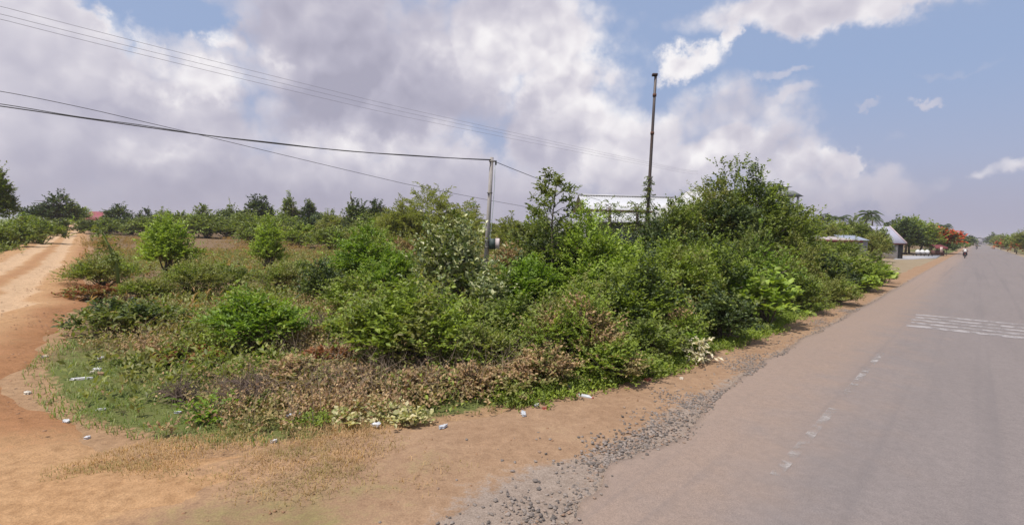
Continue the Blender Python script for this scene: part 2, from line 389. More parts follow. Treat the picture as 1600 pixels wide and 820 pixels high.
# dirt track --------------------------------------------------------
def track_material():
    mt, t, out = new_mat('track_laterite')
    oc = t.node('ShaderNodeTexCoord').outputs['Object']
    at_ = t.node('ShaderNodeAttribute', attribute_name='mask'); sp = t.node('ShaderNodeSeparateColor', in_0=at_.outputs['Color'])
    a, b, c = soil_nodes(t, oc)
    col = t.mix(a, (.37, .205, .098), (.50, .325, .18))
    pale = t.step(t.m('ADD', sp.outputs[0], t.m('MULTIPLY', t.m('SUBTRACT', a, .5), .8)), .35, .75)
    col = t.mix(t.m('MULTIPLY', pale, .8), col, (.55, .39, .25))
    red = t.step(t.m('ADD', sp.outputs[1], t.m('ADD', t.m('MULTIPLY', t.m('SUBTRACT', b, .5), 1.5), t.m('MULTIPLY', t.m('SUBTRACT', a, .5), 1.2))), .15, 1.0)
    col = t.mix(t.m('MULTIPLY', red, .75), col, (.31, .145, .068))
    col = t.mix(1.0, col, t.ramp(b, [(.28, (.72, .68, .64)), (.72, (1.18, 1.18, 1.18))]), 'MULTIPLY')
    col = t.mix(1.0, col, t.ramp(c, [(.3, (.82, .82, .82)), (.7, (1.14, 1.14, 1.14))]), 'MULTIPLY')
    bs = t.node('ShaderNodeBsdfPrincipled', in_Roughness=.95); t.put(bs.inputs['Base Color'], col); bs.inputs['Specular IOR Level'].default_value = .1
    bm = t.node('ShaderNodeBump'); bm.inputs['Strength'].default_value = .6; bm.inputs['Distance'].default_value = .05
    t.put(bm.inputs['Height'], t.m('ADD', b, t.m('MULTIPLY', c, .35))); t.l.new(bm.outputs[0], bs.inputs['Normal'])
    t.l.new(bs.outputs[0], out.inputs[0]); return mt
def make_track():
    tv_ = axis_pts([(4.6, 24, .12), (24, 60, .5), (60, 320, 4)]); u = np.linspace(0, 1, 56)
    T, U = np.meshgrid(tv_, u, indexing='ij')
    lo = tr_l(T) - .5 + .5 * fbm(T * .5, 7.1, 3); hi = tr_r(T) + .35 + .45 * fbm(T * .8, 2.2, 3)
    S = lo + U * (hi - lo); X, Y = st2xy(S, T)
    e = 1 - np.abs(2 * U - 1) ** 6
    rut = np.exp(-((U - .36) / .07) ** 2) + np.exp(-((U - .68) / .07) ** 2)
    start = sst(T, 4.6, 6.5)
    Z = gh(X, Y) + (-.09 + .24 * e) * (.4 + .6 * start) - .05 * (1 - start) + (.06 * fbm(X * .9, Y * .9, 4) - .06 * rut + .03 * fbm(X * 3.5, Y * 3.5, 3)) * start
    # eroded ridge lines across the verge of the track
    n, k = S.shape; i = np.arange(n - 1)[:, None] * k; j = np.arange(k - 1)[None, :]
    Q = np.stack([i + j, i + j + 1, i + k + j + 1, i + k + j], -1).reshape(-1, 4)
    o = mk('dirt_track', np.stack([X, Y, Z], -1).reshape(-1, 3), Q, track_material(), None, None, True); o['kind'] = 'structure'
    a = o.data.attributes.new('mask', 'FLOAT_COLOR', 'POINT')
    pale = np.maximum(np.exp(-((U - .36) / .11) ** 2), np.exp(-((U - .66) / .10) ** 2)) * sst(T, 6.5, 9); red = np.maximum(sst(U, .72, .95), .6 * np.exp(-((U - .52) / .07) ** 2)) * sst(T, 7, 9) * (1 - sst(T, 40, 90))
    a.data.foreach_set('color', np.stack([pale, red, 0 * U, 1 + 0 * U], -1).astype(np.float32).ravel())
make_track()

# shoulder and asphalt ------------------------------------------------
def shoulder_material():
    mt, t, out = new_mat('shoulder_dirt')
    oc = t.node('ShaderNodeTexCoord').outputs['Object']
    at_ = t.node('ShaderNodeAttribute', attribute_name='mask'); sp = t.node('ShaderNodeSeparateColor', in_0=at_.outputs['Color'])
    a, b, c = soil_nodes(t, oc)
    col = t.mix(a, (.27, .165, .098), (.39, .265, .17))
    col = t.mix(t.step(t.m('ADD', sp.outputs[2], t.m('MULTIPLY', t.m('SUBTRACT', b, .5), .8)), .1, .9), col, t.mix(a, (.37, .205, .098), (.50, .325, .18)))
    gr = t.step(t.m('ADD', sp.outputs[0], t.m('MULTIPLY', t.m('SUBTRACT', b, .5), 1.1)), .35, .7)
    col = t.mix(t.m('MULTIPLY', gr, .8), col, t.mix(c, (.20, .165, .14), (.36, .31, .27)))
    gs = t.step(t.m('ADD', sp.outputs[1], t.m('ADD', t.m('MULTIPLY', t.m('SUBTRACT', a, .5), 2.2), t.m('MULTIPLY', t.m('SUBTRACT', b, .5), 1.5))), .35, 1.15)
    col = t.mix(t.m('MULTIPLY', gs, .75), col, t.mix(b, (.15, .14, .05), (.26, .22, .095)))
    col = t.mix(1.0, col, t.ramp(b, [(.25, (.75, .72, .70)), (.75, (1.15, 1.15, 1.15))]), 'MULTIPLY')
    col = t.mix(1.0, col, t.ramp(c, [(.3, (.8, .8, .8)), (.7, (1.15, 1.15, 1.15))]), 'MULTIPLY')
    bs = t.node('ShaderNodeBsdfPrincipled', in_Roughness=.95); t.put(bs.inputs['Base Color'], col); bs.inputs['Specular IOR Level'].default_value = .1
    bm = t.node('ShaderNodeBump'); bm.inputs['Strength'].default_value = .5; bm.inputs['Distance'].default_value = .03
    t.put(bm.inputs['Height'], t.m('ADD', b, t.m('MULTIPLY', c, .5))); t.l.new(bm.outputs[0], bs.inputs['Normal'])
    t.l.new(bs.outputs[0], out.inputs[0]); return mt
def make_shoulder():
    sv_ = axis_pts([(-400, -30, 12), (-30, -8, .6), (-8, 34, .12), (34, 80, .7), (80, 1500, 15)]); u = np.linspace(0, 1, 40)
    S, U = np.meshgrid(sv_, u, indexing='ij'); lo = 1.9; hi = sh_out(S) + .5; T = lo + U * (hi - lo); X, Y = st2xy(S, T)
    d = hi - T
    Z = -.05 + .02 * fbm(X * .8, Y * .8, 3) + .018 * fbm(X * 4, Y * 4, 3) - .16 * (1 - sst(d, 0, .8)) + np.minimum(0, gh(X, Y) * 0)
    Z = Z + .07 * sst(T, 3.2, 6.0) * sst(-S, -3, 2)
    n, k = S.shape; i = np.arange(n - 1)[:, None] * k; j = np.arange(k - 1)[None, :]
    Q = np.stack([i + j, i + k + j, i + k + j + 1, i + j + 1], -1).reshape(-1, 4)
    o = mk('road_shoulder', np.stack([X, Y, Z], -1).reshape(-1, 3), Q, shoulder_material(), None, None, True); o['kind'] = 'structure'
    a = o.data.attributes.new('mask', 'FLOAT_COLOR', 'POINT')
    grav = .8 * (1 - sst(T, 2.8, 3.6)) + .5 * (1 - sst(np.hypot(S - 3.6, T - 2.9), .4, 1.6)) * (1 - .5 * sst(S, 12, 25)); gs = (1 - sst(S, 1, 7)) * sst(T, 3.3, 4.2) * .85 * sst(d, .5, 2.2)
    a.data.foreach_set('color', np.stack([grav, gs, (1 - sst(d, .5, 2.4)) * (1 - sst(S, .5, 3.5)), 1 + 0 * U], -1).astype(np.float32).ravel())
make_shoulder()
def road_edge(s):
    s = np.asarray(s, float)
    return np.interp(s, [-400, 0, 3.4, 4.5, 5.2, 6.0, 7.2, 9, 14, 30], [2.3, 2.3, 2.42, 2.72, 2.78, 2.55, 2.8, 2.98, 3.05, 3.0]) + .10 * fbm(s * .9, 1.7, 2) + .11 * fbm(s * 3.3, 5.5, 4)
def asphalt_material():
    mt, t, out = new_mat('asphalt_dusty')
    oc = t.node('ShaderNodeTexCoord').outputs['Object']
    at_ = t.node('ShaderNodeAttribute', attribute_name='mask'); sp = t.node('ShaderNodeSeparateColor', in_0=at_.outputs['Color'])
    vs = t.node('ShaderNodeVectorRotate', rotation_type='Z_AXIS', in_0=oc); vs.inputs['Angle'].default_value = -(math.pi / 2 - TH)
    st = t.vm('MULTIPLY', vs.outputs[0], (.12, 1, 1))
    a = t.noise(st, 1.6, 5, .6); b = t.noise(oc, 1.3, 6, .6); c = t.noise(oc, 90, 3, .7); d = t.noise(oc, 12, 4, .6)
    col = t.mix(a, (.184, .158, .149), (.236, .202, .190))
    dust = t.step(t.m('ADD', sp.outputs[0], t.m('MULTIPLY', t.m('SUBTRACT', b, .5), .7)), .2, .95)
    col = t.mix(t.m('MULTIPLY', dust, .8), col, (.295, .215, .165))
    col = t.mix(1.0, col, t.ramp(d, [(.3, (.92, .92, .92)), (.7, (1.07, 1.07, 1.07))]), 'MULTIPLY')
    col = t.mix(1.0, col, t.ramp(c, [(.3, (.76, .76, .76)), (.7, (1.24, 1.23, 1.22))]), 'MULTIPLY')
    # patched rectangles and tar streaks
    lane = t.noise(t.vm('MULTIPLY', vs.outputs[0], (.02, 1.5, 1)), 1.3, 4, .6)
    col = t.mix(t.m('MULTIPLY', t.step(lane, .52, .68), .30), col, (.14, .125, .125))
    vo = t.n.new('ShaderNodeTexVoronoi'); vo.feature = 'DISTANCE_TO_EDGE'; vo.inputs['Scale'].default_value = .55; t.put(vo.inputs['Vector'], t.vm('ADD', oc, t.vm('MULTIPLY', t.n.new('ShaderNodeTexNoise').outputs['Color'], (.5, .5, 0))))
    crack = t.m('MULTIPLY', t.step(vo.outputs[0], .006, .001), t.step(b, .5, .62))
    col = t.mix(t.m('MULTIPLY', crack, .12), col, (.10, .09, .09))
    bs = t.node('ShaderNodeBsdfPrincipled', in_Roughness=.85); t.put(bs.inputs['Base Color'], col); bs.inputs['Specular IOR Level'].default_value = .25
    bm = t.node('ShaderNodeBump'); bm.inputs['Strength'].default_value = .35; bm.inputs['Distance'].default_value = .01
    t.put(bm.inputs['Height'], t.m('ADD', c, t.m('MULTIPLY', d, .5))); t.l.new(bm.outputs[0], bs.inputs['Normal'])
    t.l.new(bs.outputs[0], out.inputs[0]); return mt
ASPH = asphalt_material()
def make_road():
    sv_ = axis_pts([(-400, -20, 12), (-20, -6, .4), (-6, 26, .05), (26, 70, .5), (70, 400, 8), (400, 3000, 60)])
    u = np.array([0, .3, .6, .8, .9, .96, .985, 1, 1.0005])
    S, U = np.meshgrid(sv_, u, indexing='ij'); E = road_edge(S); T = -6.4 + U * (E + 6.4); T[:, -1] = E[:, 0] - .005
    Z = .03 - .02 * ((T + 1.7) / 4.6) ** 2 + .012 - .012 * (U == 1) + .006 * fbm(S * .7, T * .7, 2); Z[:, -1] = -.10
    X, Y = st2xy(S, T)
    n, k = S.shape; i = np.arange(n - 1)[:, None] * k; j = np.arange(k - 1)[None, :]
    Q = np.stack([i + j, i + k + j, i + k + j + 1, i + j + 1], -1).reshape(-1, 4)
    o = mk('road', np.stack([X, Y, Z], -1).reshape(-1, 3), Q, ASPH); o['kind'] = 'structure'
    a = o.data.attributes.new('mask', 'FLOAT_COLOR', 'POINT')
    dust = sst(T, -.3, 2.7) * .9
    a.data.foreach_set('color', np.stack([dust, 0 * U, 0 * U, 1 + 0 * U], -1).astype(np.float32).ravel())
    return o
road = make_road()
def road_z(s, t): return .042 - .02 * ((t + 1.7) / 4.6) ** 2 + .006 * fbm(np.asarray(s) * .7, np.asarray(t) * .7, 2)

def paint_mat(name, lo, hi, col=(.62, .58, .55)):
    mt, t, out = new_mat(name)
    oc = t.node('ShaderNodeTexCoord').outputs['Object']
    n = t.m('ADD', t.m('MULTIPLY', t.noise(oc, 4, 6, .6), .8), t.m('MULTIPLY', t.noise(oc, 60, 2, .5), .2))
    bs = t.node('ShaderNodeBsdfPrincipled', in_Roughness=.8); t.put(bs.inputs['Base Color'], t.mix(t.noise(oc, 14, 4, .6), tuple(v * .8 for v in col), col))
    tp = t.node('ShaderNodeBsdfTransparent'); mx = t.node('ShaderNodeMixShader'); t.put(mx.inputs[0], t.step(n, lo, hi))
    t.l.new(tp.outputs[0], mx.inputs[1]); t.l.new(bs.outputs[0], mx.inputs[2]); t.l.new(mx.outputs[0], out.inputs[0]); return mt
def marking(name, s0, s1, t0, t1, mat, ns, nt):
    S, T = np.meshgrid(np.linspace(s0, s1, ns), np.linspace(t0, t1, nt), indexing='ij'); X, Y = st2xy(S, T); Z = road_z(S, T) + .005
    k = nt; i = np.arange(ns - 1)[:, None] * k; j = np.arange(nt - 1)[None, :]
    Q = np.stack([i + j, i + k + j, i + k + j + 1, i + j + 1], -1).reshape(-1, 4)
    o = mk(name, np.stack([X, Y, Z], -1).reshape(-1, 3), Q, mat, road); return o
P_STRIPE = paint_mat('worn_stripe_paint', .36, .56, (.40, .365, .355)); P_EDGE = paint_mat('worn_edge_paint', .42, .72, (.46, .42, .395)); P_FAINT = paint_mat('faint_edge_paint', .46, .64, (.42, .385, .365))
for q, s0 in enumerate([18.55, 19.3, 20.05, 20.8, 21.6]):
    marking('painted_stripe', s0, s0 + (.42 if q == 0 else .33), -5.9, 1.38 - .05 * (q % 2), P_STRIPE, 3, 30)
marking('edge_line_dash', 5.7, 8.6, 1.35, 1.46, P_EDGE, 20, 3)
marking('edge_line_dash', 9.6, 13.9, 1.35, 1.46, P_FAINT, 30, 3)

# ------------------------------------------------------------------ plants
def leaf_arr(P, D, N, L, Wd, fold=.18, droop=.15):
    D = nrm(D); S = nrm(np.cross(D, N)); N = np.cross(S, D)
    L = np.broadcast_to(np.asarray(L, float), (len(P),))[:, None]; Wd = np.broadcast_to(np.asarray(Wd, float), (len(P),))[:, None]
    v0 = P; v1 = P + D * L * .5 + S * Wd * .5 + N * L * fold * .5; v2 = P + D * L - N * L * droop; v3 = P + D * L * .5 - S * Wd * .5 + N * L * fold * .5
    V = np.stack([v0, v1, v2, v3], 1).reshape(-1, 3); b = np.arange(len(P))[:, None] * 4
    T = np.concatenate([b + [0, 1, 2], b + [0, 2, 3]]); return V, T

def rand_dir(g, n): return nrm(g.normal(size=(n, 3)))
STY = {   # leaf length, width, leaves per spray, spray length, upwardness, droop, leaf material, fold
 'fresh': (.085, .045, 11, .34, .45, .15, 'fresh'), 'vivid': (.10, .042, 12, .38, .55, .3, 'vivid'),
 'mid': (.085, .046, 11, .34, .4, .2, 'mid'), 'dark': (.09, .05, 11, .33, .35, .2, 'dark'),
 'lime': (.085, .042, 12, .36, .6, .2, 'lime'), 'silver': (.135, .075, 9, .42, .85, .05, 'silver'),
 'olive': (.065, .03, 13, .36, .5, .2, 'olive'), 'brown': (.060, .034, 13, .32, .5, .3, 'brown'),
 'rust': (.070, .04, 12, .32, .4, .3, 'rust'), 'feather': (.11, .022, 22, .75, .45, .8, 'feather'),
 'broad': (.17, .13, 6, .32, .6, .2, 'lime'), 'sparse': (.15, .085, 9, .55, .5, .2, 'mid'),
 'pale': (.10, .07, 6, .22, .4, .2, 'pale'), 'weed': (.06, .03, 10, .26, .6, .2, 'fresh'), 'flame': (.10, .07, 11, .3, .4, .2, 'flame'),
 'white': (.12, .06, 7, .3, .3, .5, 'white'),
}
def sprays(g, B, D, Ln, m, L, Wd, droop, up):
    """leafy twigs: base points B, directions D, length Ln, m leaves on each -> leaf arrays and twig polylines"""
    n = len(B); t = (np.arange(m) + .7) / m
    t = np.clip(t[None, :] + g.normal(0, .04, (n, m)), .05, 1.05)
    pos = B[:, None, :] + D[:, None, :] * (Ln[:, None] * t)[..., None]
    pos[..., 2] -= droop * Ln[:, None] * t ** 2 * .6
    tang = nrm(D[:, None, :] + np.stack([0 * t, 0 * t, -droop * 1.2 * t], -1))
    side = nrm(np.cross(tang, np.array([0, 0, 1.0]) + g.normal(0, .35, (n, 1, 3)))); sgn = np.where(np.arange(m) % 2, 1.0, -1.0)[None, :, None]
    ld = nrm(tang * .6 + side * sgn * .85 + np.array([0, 0, up * .4]) + g.normal(0, .3, (n, m, 3)))
    ln = nrm(np.array([0, 0, 1.0]) * 1.2 + np.array([-.2, -.25, 0]) + tang * -.25 + g.normal(0, .42, (n, m, 3)))
    k = n * m; sc = g.uniform(.65, 1.25, k) * np.where(np.tile(np.arange(m) == m - 1, n), .8, 1)
    P, Dn, Nn = pos.reshape(k, 3), ld.reshape(k, 3), ln.reshape(k, 3)
    return P, Dn, Nn, L * sc, Wd * sc

def lobes_of(g, rx, ry, h, k, low=.12):
    """uneven mass of a shrub: k rounded lobes (centre, radius) inside its outline, the first one tallest"""
    out = []
    for i in range(k):
        a = g.uniform(0, 2 * np.pi); q = 0 if i == 0 else math.sqrt(g.uniform(.08, 1))
        rr = g.uniform(.38, .58) * (1.2 if i == 0 else 1)
        top = h * (1 if i == 0 else g.uniform(.6, .97) * (1 - .28 * q * q))
        cx, cy = math.cos(a) * q * rx * (1 - rr * .8) + (g.normal(0, .12) * rx if i == 0 else 0), math.sin(a) * q * ry * (1 - rr * .8)
        rz_ = max(.22 * h, (top - low * h) * .5 * g.uniform(.86, 1.02))
        out.append((np.array([cx, cy, top - rz_]), np.array([rx * rr, ry * rr, rz_])))
    return out
def shrub_mesh(seed, rx, ry, h, style, n_leaf, k=None, shoot=.12, lscale=1.0, thin=1.0, low=.03):
    g = np.random.default_rng(seed); L, Wd, m, tw, up, droop, mat = STY[style]; L *= lscale; Wd *= lscale; tw = tw * max(1, lscale * .8)
    k = k or int(g.integers(7, 12)); lb = lobes_of(g, rx, ry, h, k, low)
    vol = np.array([(r[0] * r[1] + r[0] * r[2] * 2) for _, r in lb]); vol /= vol.sum()
    nt = max(6, int(n_leaf / m)); which = g.choice(k, nt, p=vol)
    cen = np.array([c for c, _ in lb])[which]; rad = np.array([r for _, r in lb])[which]
    dr = rand_dir(g, nt); dr[:, 2] = np.where(dr[:, 2] < -.35, -dr[:, 2], dr[:, 2])
    rr = g.uniform(.35, 1.0, nt) ** .5 * thin
    bump = 1 + .22 * np.sin(dr[:, 0] * 5 + which) * np.sin(dr[:, 1] * 4.3 + which * 2) + .15 * np.sin(dr[:, 2] * 7 + which)
    B = cen + dr * rad * (rr * bump)[:, None] * .82
    Dr = nrm(dr + np.array([0, 0, up]) + g.normal(0, .35, (nt, 3)))
    Ln = tw * g.uniform(.5, 1.2, nt) * np.where(g.random(nt) < shoot, 1.9, 1)
    Ln = np.minimum(Ln, .42 * max(h, .3))
    B[:, 2] = np.maximum(B[:, 2], .04)
    arr = sprays(g, B, Dr, Ln, m, L, Wd, droop, up)
    V, T = leaf_arr(*arr)
    kz = h / np.quantile(V[:, 2], .98); kx = rx / np.quantile(np.abs(V[:, 0]), .96); ky = ry / np.quantile(np.abs(V[:, 1]), .96)
    KS = np.array([np.clip(kx, .7, 1.4), np.clip(ky, .7, 1.4), np.clip(kz, .6, 1.6)])
    V *= KS; V[:, 2] = np.maximum(V[:, 2], .012)
    # stems: from the root to the lobes, then a few into the sprays
    st = MB(); r0 = .012 + .012 * h
    for i, (c, r) in enumerate(lb):
        for q in range(2):
            e = c + rand_dir(g, 1)[0] * r * .5; b = np.array([g.normal(0, .06) * rx, g.normal(0, .06) * ry, -.08])
            mid = (b + e) / 2 + np.array([g.normal(0, .08), g.normal(0, .08), .1 * h])
            P = np.stack([b, mid * .6 + b * .4, mid, e]); st.tube(P, [r0, r0 * .8, r0 * .6, r0 * .35], 4)
    for i in g.choice(nt, min(nt, 90), replace=False):
        c = cen[i]; st.tube(np.stack([c * .7 + B[i] * .3 - [0, 0, .05], B[i], B[i] + Dr[i] * Ln[i] * .9 - [0, 0, droop * Ln[i] * .4]]), [.007, .005, .002], 3, False)
    st.V = [v * KS for v in st.V]
    return V, T, st
MIXED = {'fresh': 'olive', 'mid': 'fresh', 'vivid': 'fresh', 'dark': 'mid', 'olive': 'fresh', 'brown': 'olive', 'lime': 'fresh', 'silver': 'mid', 'feather': 'olive', 'rust': 'olive', 'broad': 'fresh', 'weed': 'brown', 'flame': 'mid', 'sparse': 'mid'}
def mix_idx(V, seed, share, scale=1.0):
    c = V.reshape(-1, 4, 3).mean(1); n = fbm(c[:, 0] * 2.2 * scale + seed, c[:, 2] * 2.2 * scale + c[:, 1] * 1.7 * scale, 3) + np.random.default_rng(seed).normal(0, .18, len(c))
    i = (n > np.quantile(n, 1 - share)).astype(np.int32); return np.concatenate([i, i])
def place(px, d, top):
    """ground point under a photo column at distance d, and the height that reaches the photo row top there"""
    hy = 410 + (-FPX) * 0  # horizon handled by the ray itself
    p = at(px, top, d); x, y = p[0], d; z0 = float(gh(x, y)); return np.array([x, y, z0]), p[2] - z0
def shrub(px, d, top, hw, style, label, name='shrub', cat='shrub', n=None, dens=1.0, lscale=None, group=None, depth=.85, seed=None, mixed=None, share=.24, **kw):
    p, h = place(px, d, top); rx = 1.1 * hw * d / FPX
    seed = seed or int(px * 7 + d * 13 + top)
    ls = lscale or max(1.0, d / 17.0)
    L, Wd, m = STY[style][:3]
    if n is None:
        area = (2 * rx) * h * 1.5; n = int(dens * min(16000, max(500, 3.4 * area / (L * Wd * ls * ls * .55))))
    o = empty(name, p, label, cat, group)
    V, T, st = shrub_mesh(seed, rx, max(rx * depth, .3), h, style, n, lscale=ls, **kw)
    mx = LM[mixed or STY.get(MIXED.get(style), (0,) * 6 + ('mid',))[6]]
    mk('foliage', V, [T], LM[STY[style][6]], o, mat2=mx, idx=mix_idx(V, seed, share, 12 / max(d, 12))); st.out('stems', BARK, o)
    return o


S_ = shrub
# --- beside the dirt track
S_(152, 15.8, 447, 42, 'rust', 'low rust-red bush at the edge of the dirt track')
S_(190, 11.6, 470, 62, 'mid', 'dark green rounded bush at the bend of the track, litter in front', dens=1.2, mixed='dark', share=.35)
S_(165, 18.5, 400, 46, 'olive', 'olive-yellow bush with orange tint, behind the rust-red bush beside the track')
S_(262, 22, 346, 38, 'lime', 'pale lime bush with feathery top standing above the field weeds')
S_(300, 17, 408, 44, 'olive', 'wide olive bush below the pale lime one', dens=.6, shoot=.3)
S_(228, 16, 436, 32, 'olive', 'small dull olive bush between the rust-red and the wide olive bush')
S_(365, 19.5, 412, 40, 'mid', 'mid green spreading bush in the open field, below a pale young bush', dens=.6, shoot=.3)
S_(432, 18.5, 412, 32, 'olive', 'yellowish bush at the rim of the bare field patch', dens=.6, shoot=.3)
S_(392, 10.3, 463, 64, 'vivid', 'bright green bush with deep dark underside among brown weeds', dens=1.25)
S_(262, 12.6, 478, 38, 'mid', 'low mid green bush behind the dark rounded one')
S_(318, 11.4, 506, 38, 'olive', 'grassy olive clump beside the bright dark-bottomed bush', dens=.6)
S_(235, 9.2, 560, 44, 'mid', 'low leafy clump over the grass beside track litter')
S_(416, 27, 345, 23, 'lime', 'slim young lime tree-like bush alone in the bare field', shoot=.3)
S_(470, 22, 410, 30, 'mid', 'short green bush at the far rim of the bare field patch')
# --- middle
S_(560, 18.5, 363, 50, 'vivid', 'vivid green bush with layered branches in mid field')
S_(612, 17, 394, 42, 'vivid', 'vivid green bush touching the pale-leaved shrub')
S_(505, 16.5, 412, 36, 'dark', 'dark green bush below the layered vivid one')
S_(555, 14, 432, 42, 'fresh', 'leafy fresh green bush under the layered vivid one')
S_(704, 14, 348, 50, 'silver', 'tall shrub with large pale silvery leaves before the concrete pole', dens=.9, shoot=.2)
S_(772, 13, 418, 34, 'silver', 'smaller pale-leaved shrub at the foot of the concrete pole', dens=.9)
S_(628, 9.3, 452, 84, 'fresh', 'broad fresh green bush below the silvery shrub', dens=1.05, k=14, shoot=.25)
S_(545, 11, 488, 34, 'fresh', 'small green bush beside the broad fresh one, brown weeds in front')
S_(722, 11, 474, 50, 'fresh', 'leafy green bush under the silvery shrub')
S_(822, 13.2, 408, 46, 'vivid', 'bright green bush between the pale-leaved shrub and the tall sapling')
S_(862, 15.5, 372, 52, 'dark', 'dark bush round the foot of the tall sapling')
S_(760, 8.9, 512, 48, 'olive', 'low olive bush over brown weeds near the road bank')
S_(800, 10.5, 470, 50, 'mid', 'mid green bush behind the brownish vine mound')
S_(898, 9.4, 470, 66, 'brown', 'brownish vine-covered mound by the road bank', dens=.9, mixed='fresh', share=.55, shoot=.35, k=13)
S_(905, 10.2, 447, 60, 'olive', 'olive crown rising behind the brownish vine mound')
S_(942, 14, 344, 54, 'lime', 'yellow-green bush in front of the long metal roof')
S_(905, 15, 385, 40, 'mid', 'mid green bush between tall sapling and yellow-green bush')
S_(985, 11.7, 408, 62, 'fresh', 'full green bush below the steel mast', mixed='dark', share=.3, shoot=.25, k=14)
S_(1052, 14, 384, 58, 'fresh', 'rounded fresh green bush on the roadside behind pale debris')
S_(1010, 17, 352, 40, 'dark', 'dark creeper-covered bush at the foot of the steel mast')
# --- the big mass by the road
S_(1150, 24, 278, 98, 'mid', 'biggest bush, tall dark mound topped with long shoots', dens=1.2, shoot=.25, k=16)
S_(1085, 22.5, 308, 58, 'olive', 'brown-tinged shoulder of the tallest mound, below the white roof', shoot=.25, k=12)
S_(1112, 23.4, 292, 50, 'mid', 'leafy bush filling the flank of the tallest mound, under the white hipped roof', mixed='olive', share=.4, shoot=.25)
S_(1062, 21.5, 322, 34, 'mid', 'rounded bush between the steel mast and the tallest mound', shoot=.25)
S_(1178, 23.2, 288, 46, 'fresh', 'leafy green bush on the road side of the tallest mound', mixed='dark', share=.4, shoot=.25)
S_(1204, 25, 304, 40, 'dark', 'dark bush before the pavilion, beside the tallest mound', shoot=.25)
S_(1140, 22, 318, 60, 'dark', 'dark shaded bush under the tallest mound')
S_(1245, 31, 322, 32, 'mid', 'thin-topped bush in front of the pavilion posts', shoot=.3)
S_(1100, 15.5, 380, 64, 'fresh', 'wide bright bush below the tallest mound', mixed='dark', share=.3, shoot=.25, k=14)
S_(1182, 18, 370, 64, 'mid', 'wide bright bush by the roadside, half hiding the tallest mound', mixed='vivid', share=.35, shoot=.25, k=14)
S_(1256, 21.5, 380, 44, 'olive', 'brown-tinged olive bush before the red-edged shed')
S_(1203, 14.5, 432, 50, 'broad', 'lime broad-leaved bush at the road edge')
S_(1128, 12.3, 460, 46, 'dark', 'dark green roadside bush before the lime broad-leaved one')
S_(1160, 15.2, 420, 45, 'vivid', 'fresh bush behind the lime broad-leaved one')
S_(1250, 17.6, 428, 38, 'mid', 'dull green bush after the lime broad-leaved one')
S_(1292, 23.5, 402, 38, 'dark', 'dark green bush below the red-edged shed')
S_(1332, 26, 402, 36, 'fresh', 'bright bush at the corner of the red-edged shed')
S_(1296, 20, 436, 34, 'olive', 'low olive bush at the road edge below the shed')
S_(1366, 31, 398, 26, 'mid', 'end bush of the roadside thicket beside the sandy yard')
S_(1374, 28.5, 414, 20, 'broad', 'lime broad-leaved bush at the end of the thicket', lscale=1.4)
S_(1340, 25, 428, 30, 'broad', 'low lime broad-leaved clump at the road edge near the thicket end', lscale=1.3)
S_(1062, 11.0, 486, 46, 'weed', 'weedy green clump behind the pale debris by the road')
S_(1010, 10.2, 500, 50, 'mid', 'dark-gapped green clump by the road beside the brownish mound')
S_(1080, 10.6, 520, 22, 'vivid', 'bright leafy clump holding the pale withered branch')
S_(1312, 33, 381, 30, 'mid', 'dull bush standing against the shed wall')
S_(1338, 37, 381, 20, 'mid', 'green bush at the open end of the shed')
S_(1282, 31, 380, 24, 'olive', 'small olive bush at the shed door')
# --- back of the field
S_(684, 45, 303, 58, 'feather', 'large feathery yellow-green bush towering over the field', shoot=.3, k=12)
S_(633, 42, 325, 34, 'feather', 'lower feathery bush on the flank of the large feathery one', shoot=.3)
S_(728, 47, 322, 28, 'feather', 'grey-green feathery bush beside the concrete pole', shoot=.35)
S_(640, 30, 372, 34, 'brown', 'bare brown bush in front of the feathery ones', dens=.7)
S_(792, 40, 347, 36, 'feather', 'soft green bush just past the concrete pole')
S_(838, 36, 340, 34, 'mid', 'soft mid green bush behind the tall sapling')
S_(792, 28, 385, 30, 'brown', 'reddish-brown bush past the concrete pole')
S_(520, 48, 357, 30, 'mid', 'green bush at the far rim of the bare field, beneath dark trees')
S_(465, 58, 352, 34, 'fresh', 'fresh bush at the field rim below the pale twin trees')
S_(400, 62, 350, 30, 'mid', 'mid green bush at the field rim below the dark domed tree')
S_(580, 40, 352, 30, 'olive', 'olive bush at the field rim beneath the dark leaning tree')
# --- low brown weeds that stand out as clumps
for px, d, top, hw, st_, lab in [
    (335, 10.2, 540, 42, 'rust', 'rust-brown dry clump before the grassy olive one'), (520, 9.2, 545, 42, 'rust', 'rust-brown dry clump beside the broad fresh bush'), (455, 11.8, 500, 42, 'brown', 'tan dry clump behind the wide brown one, in the open patch'), (600, 12.5, 470, 40, 'brown', 'tan dry clump glimpsed behind the broad fresh bush'),
    (290, 9.6, 540, 55, 'rust', 'rusty weed clump over the litter beside the grass patch'),
    (365, 9.0, 570, 55, 'brown', 'brown weed clump below the bright dark-bottomed bush'),
    (470, 8.2, 560, 60, 'brown', 'wide brown weed clump beside the broad fresh bush'),
    (560, 8.0, 580, 55, 'brown', 'brown weeds with reddish stems below the broad fresh bush'),
    (660, 7.8, 580, 55, 'brown', 'tan-leaved weeds above the pale creeping leaves'),
    (760, 7.9, 575, 60, 'brown', 'brown-leaved weeds above crumpled litter by the bank'),
    (850, 8.3, 545, 50, 'brown', 'brown weeds at the foot of the vine mound'),
    (430, 7.4, 612, 45, 'olive', 'olive weeds fringing the grass below the brown clump'),
    (950, 8.9, 530, 50, 'weed', 'green and brown weeds at the bank beside the vine mound'),
    (1000, 9.3, 555, 40, 'weed', 'low green weeds by the orange road shoulder')]:
    S_(px, d, top, hw, st_, lab, name='weed_clump', cat='weeds', shoot=.25)

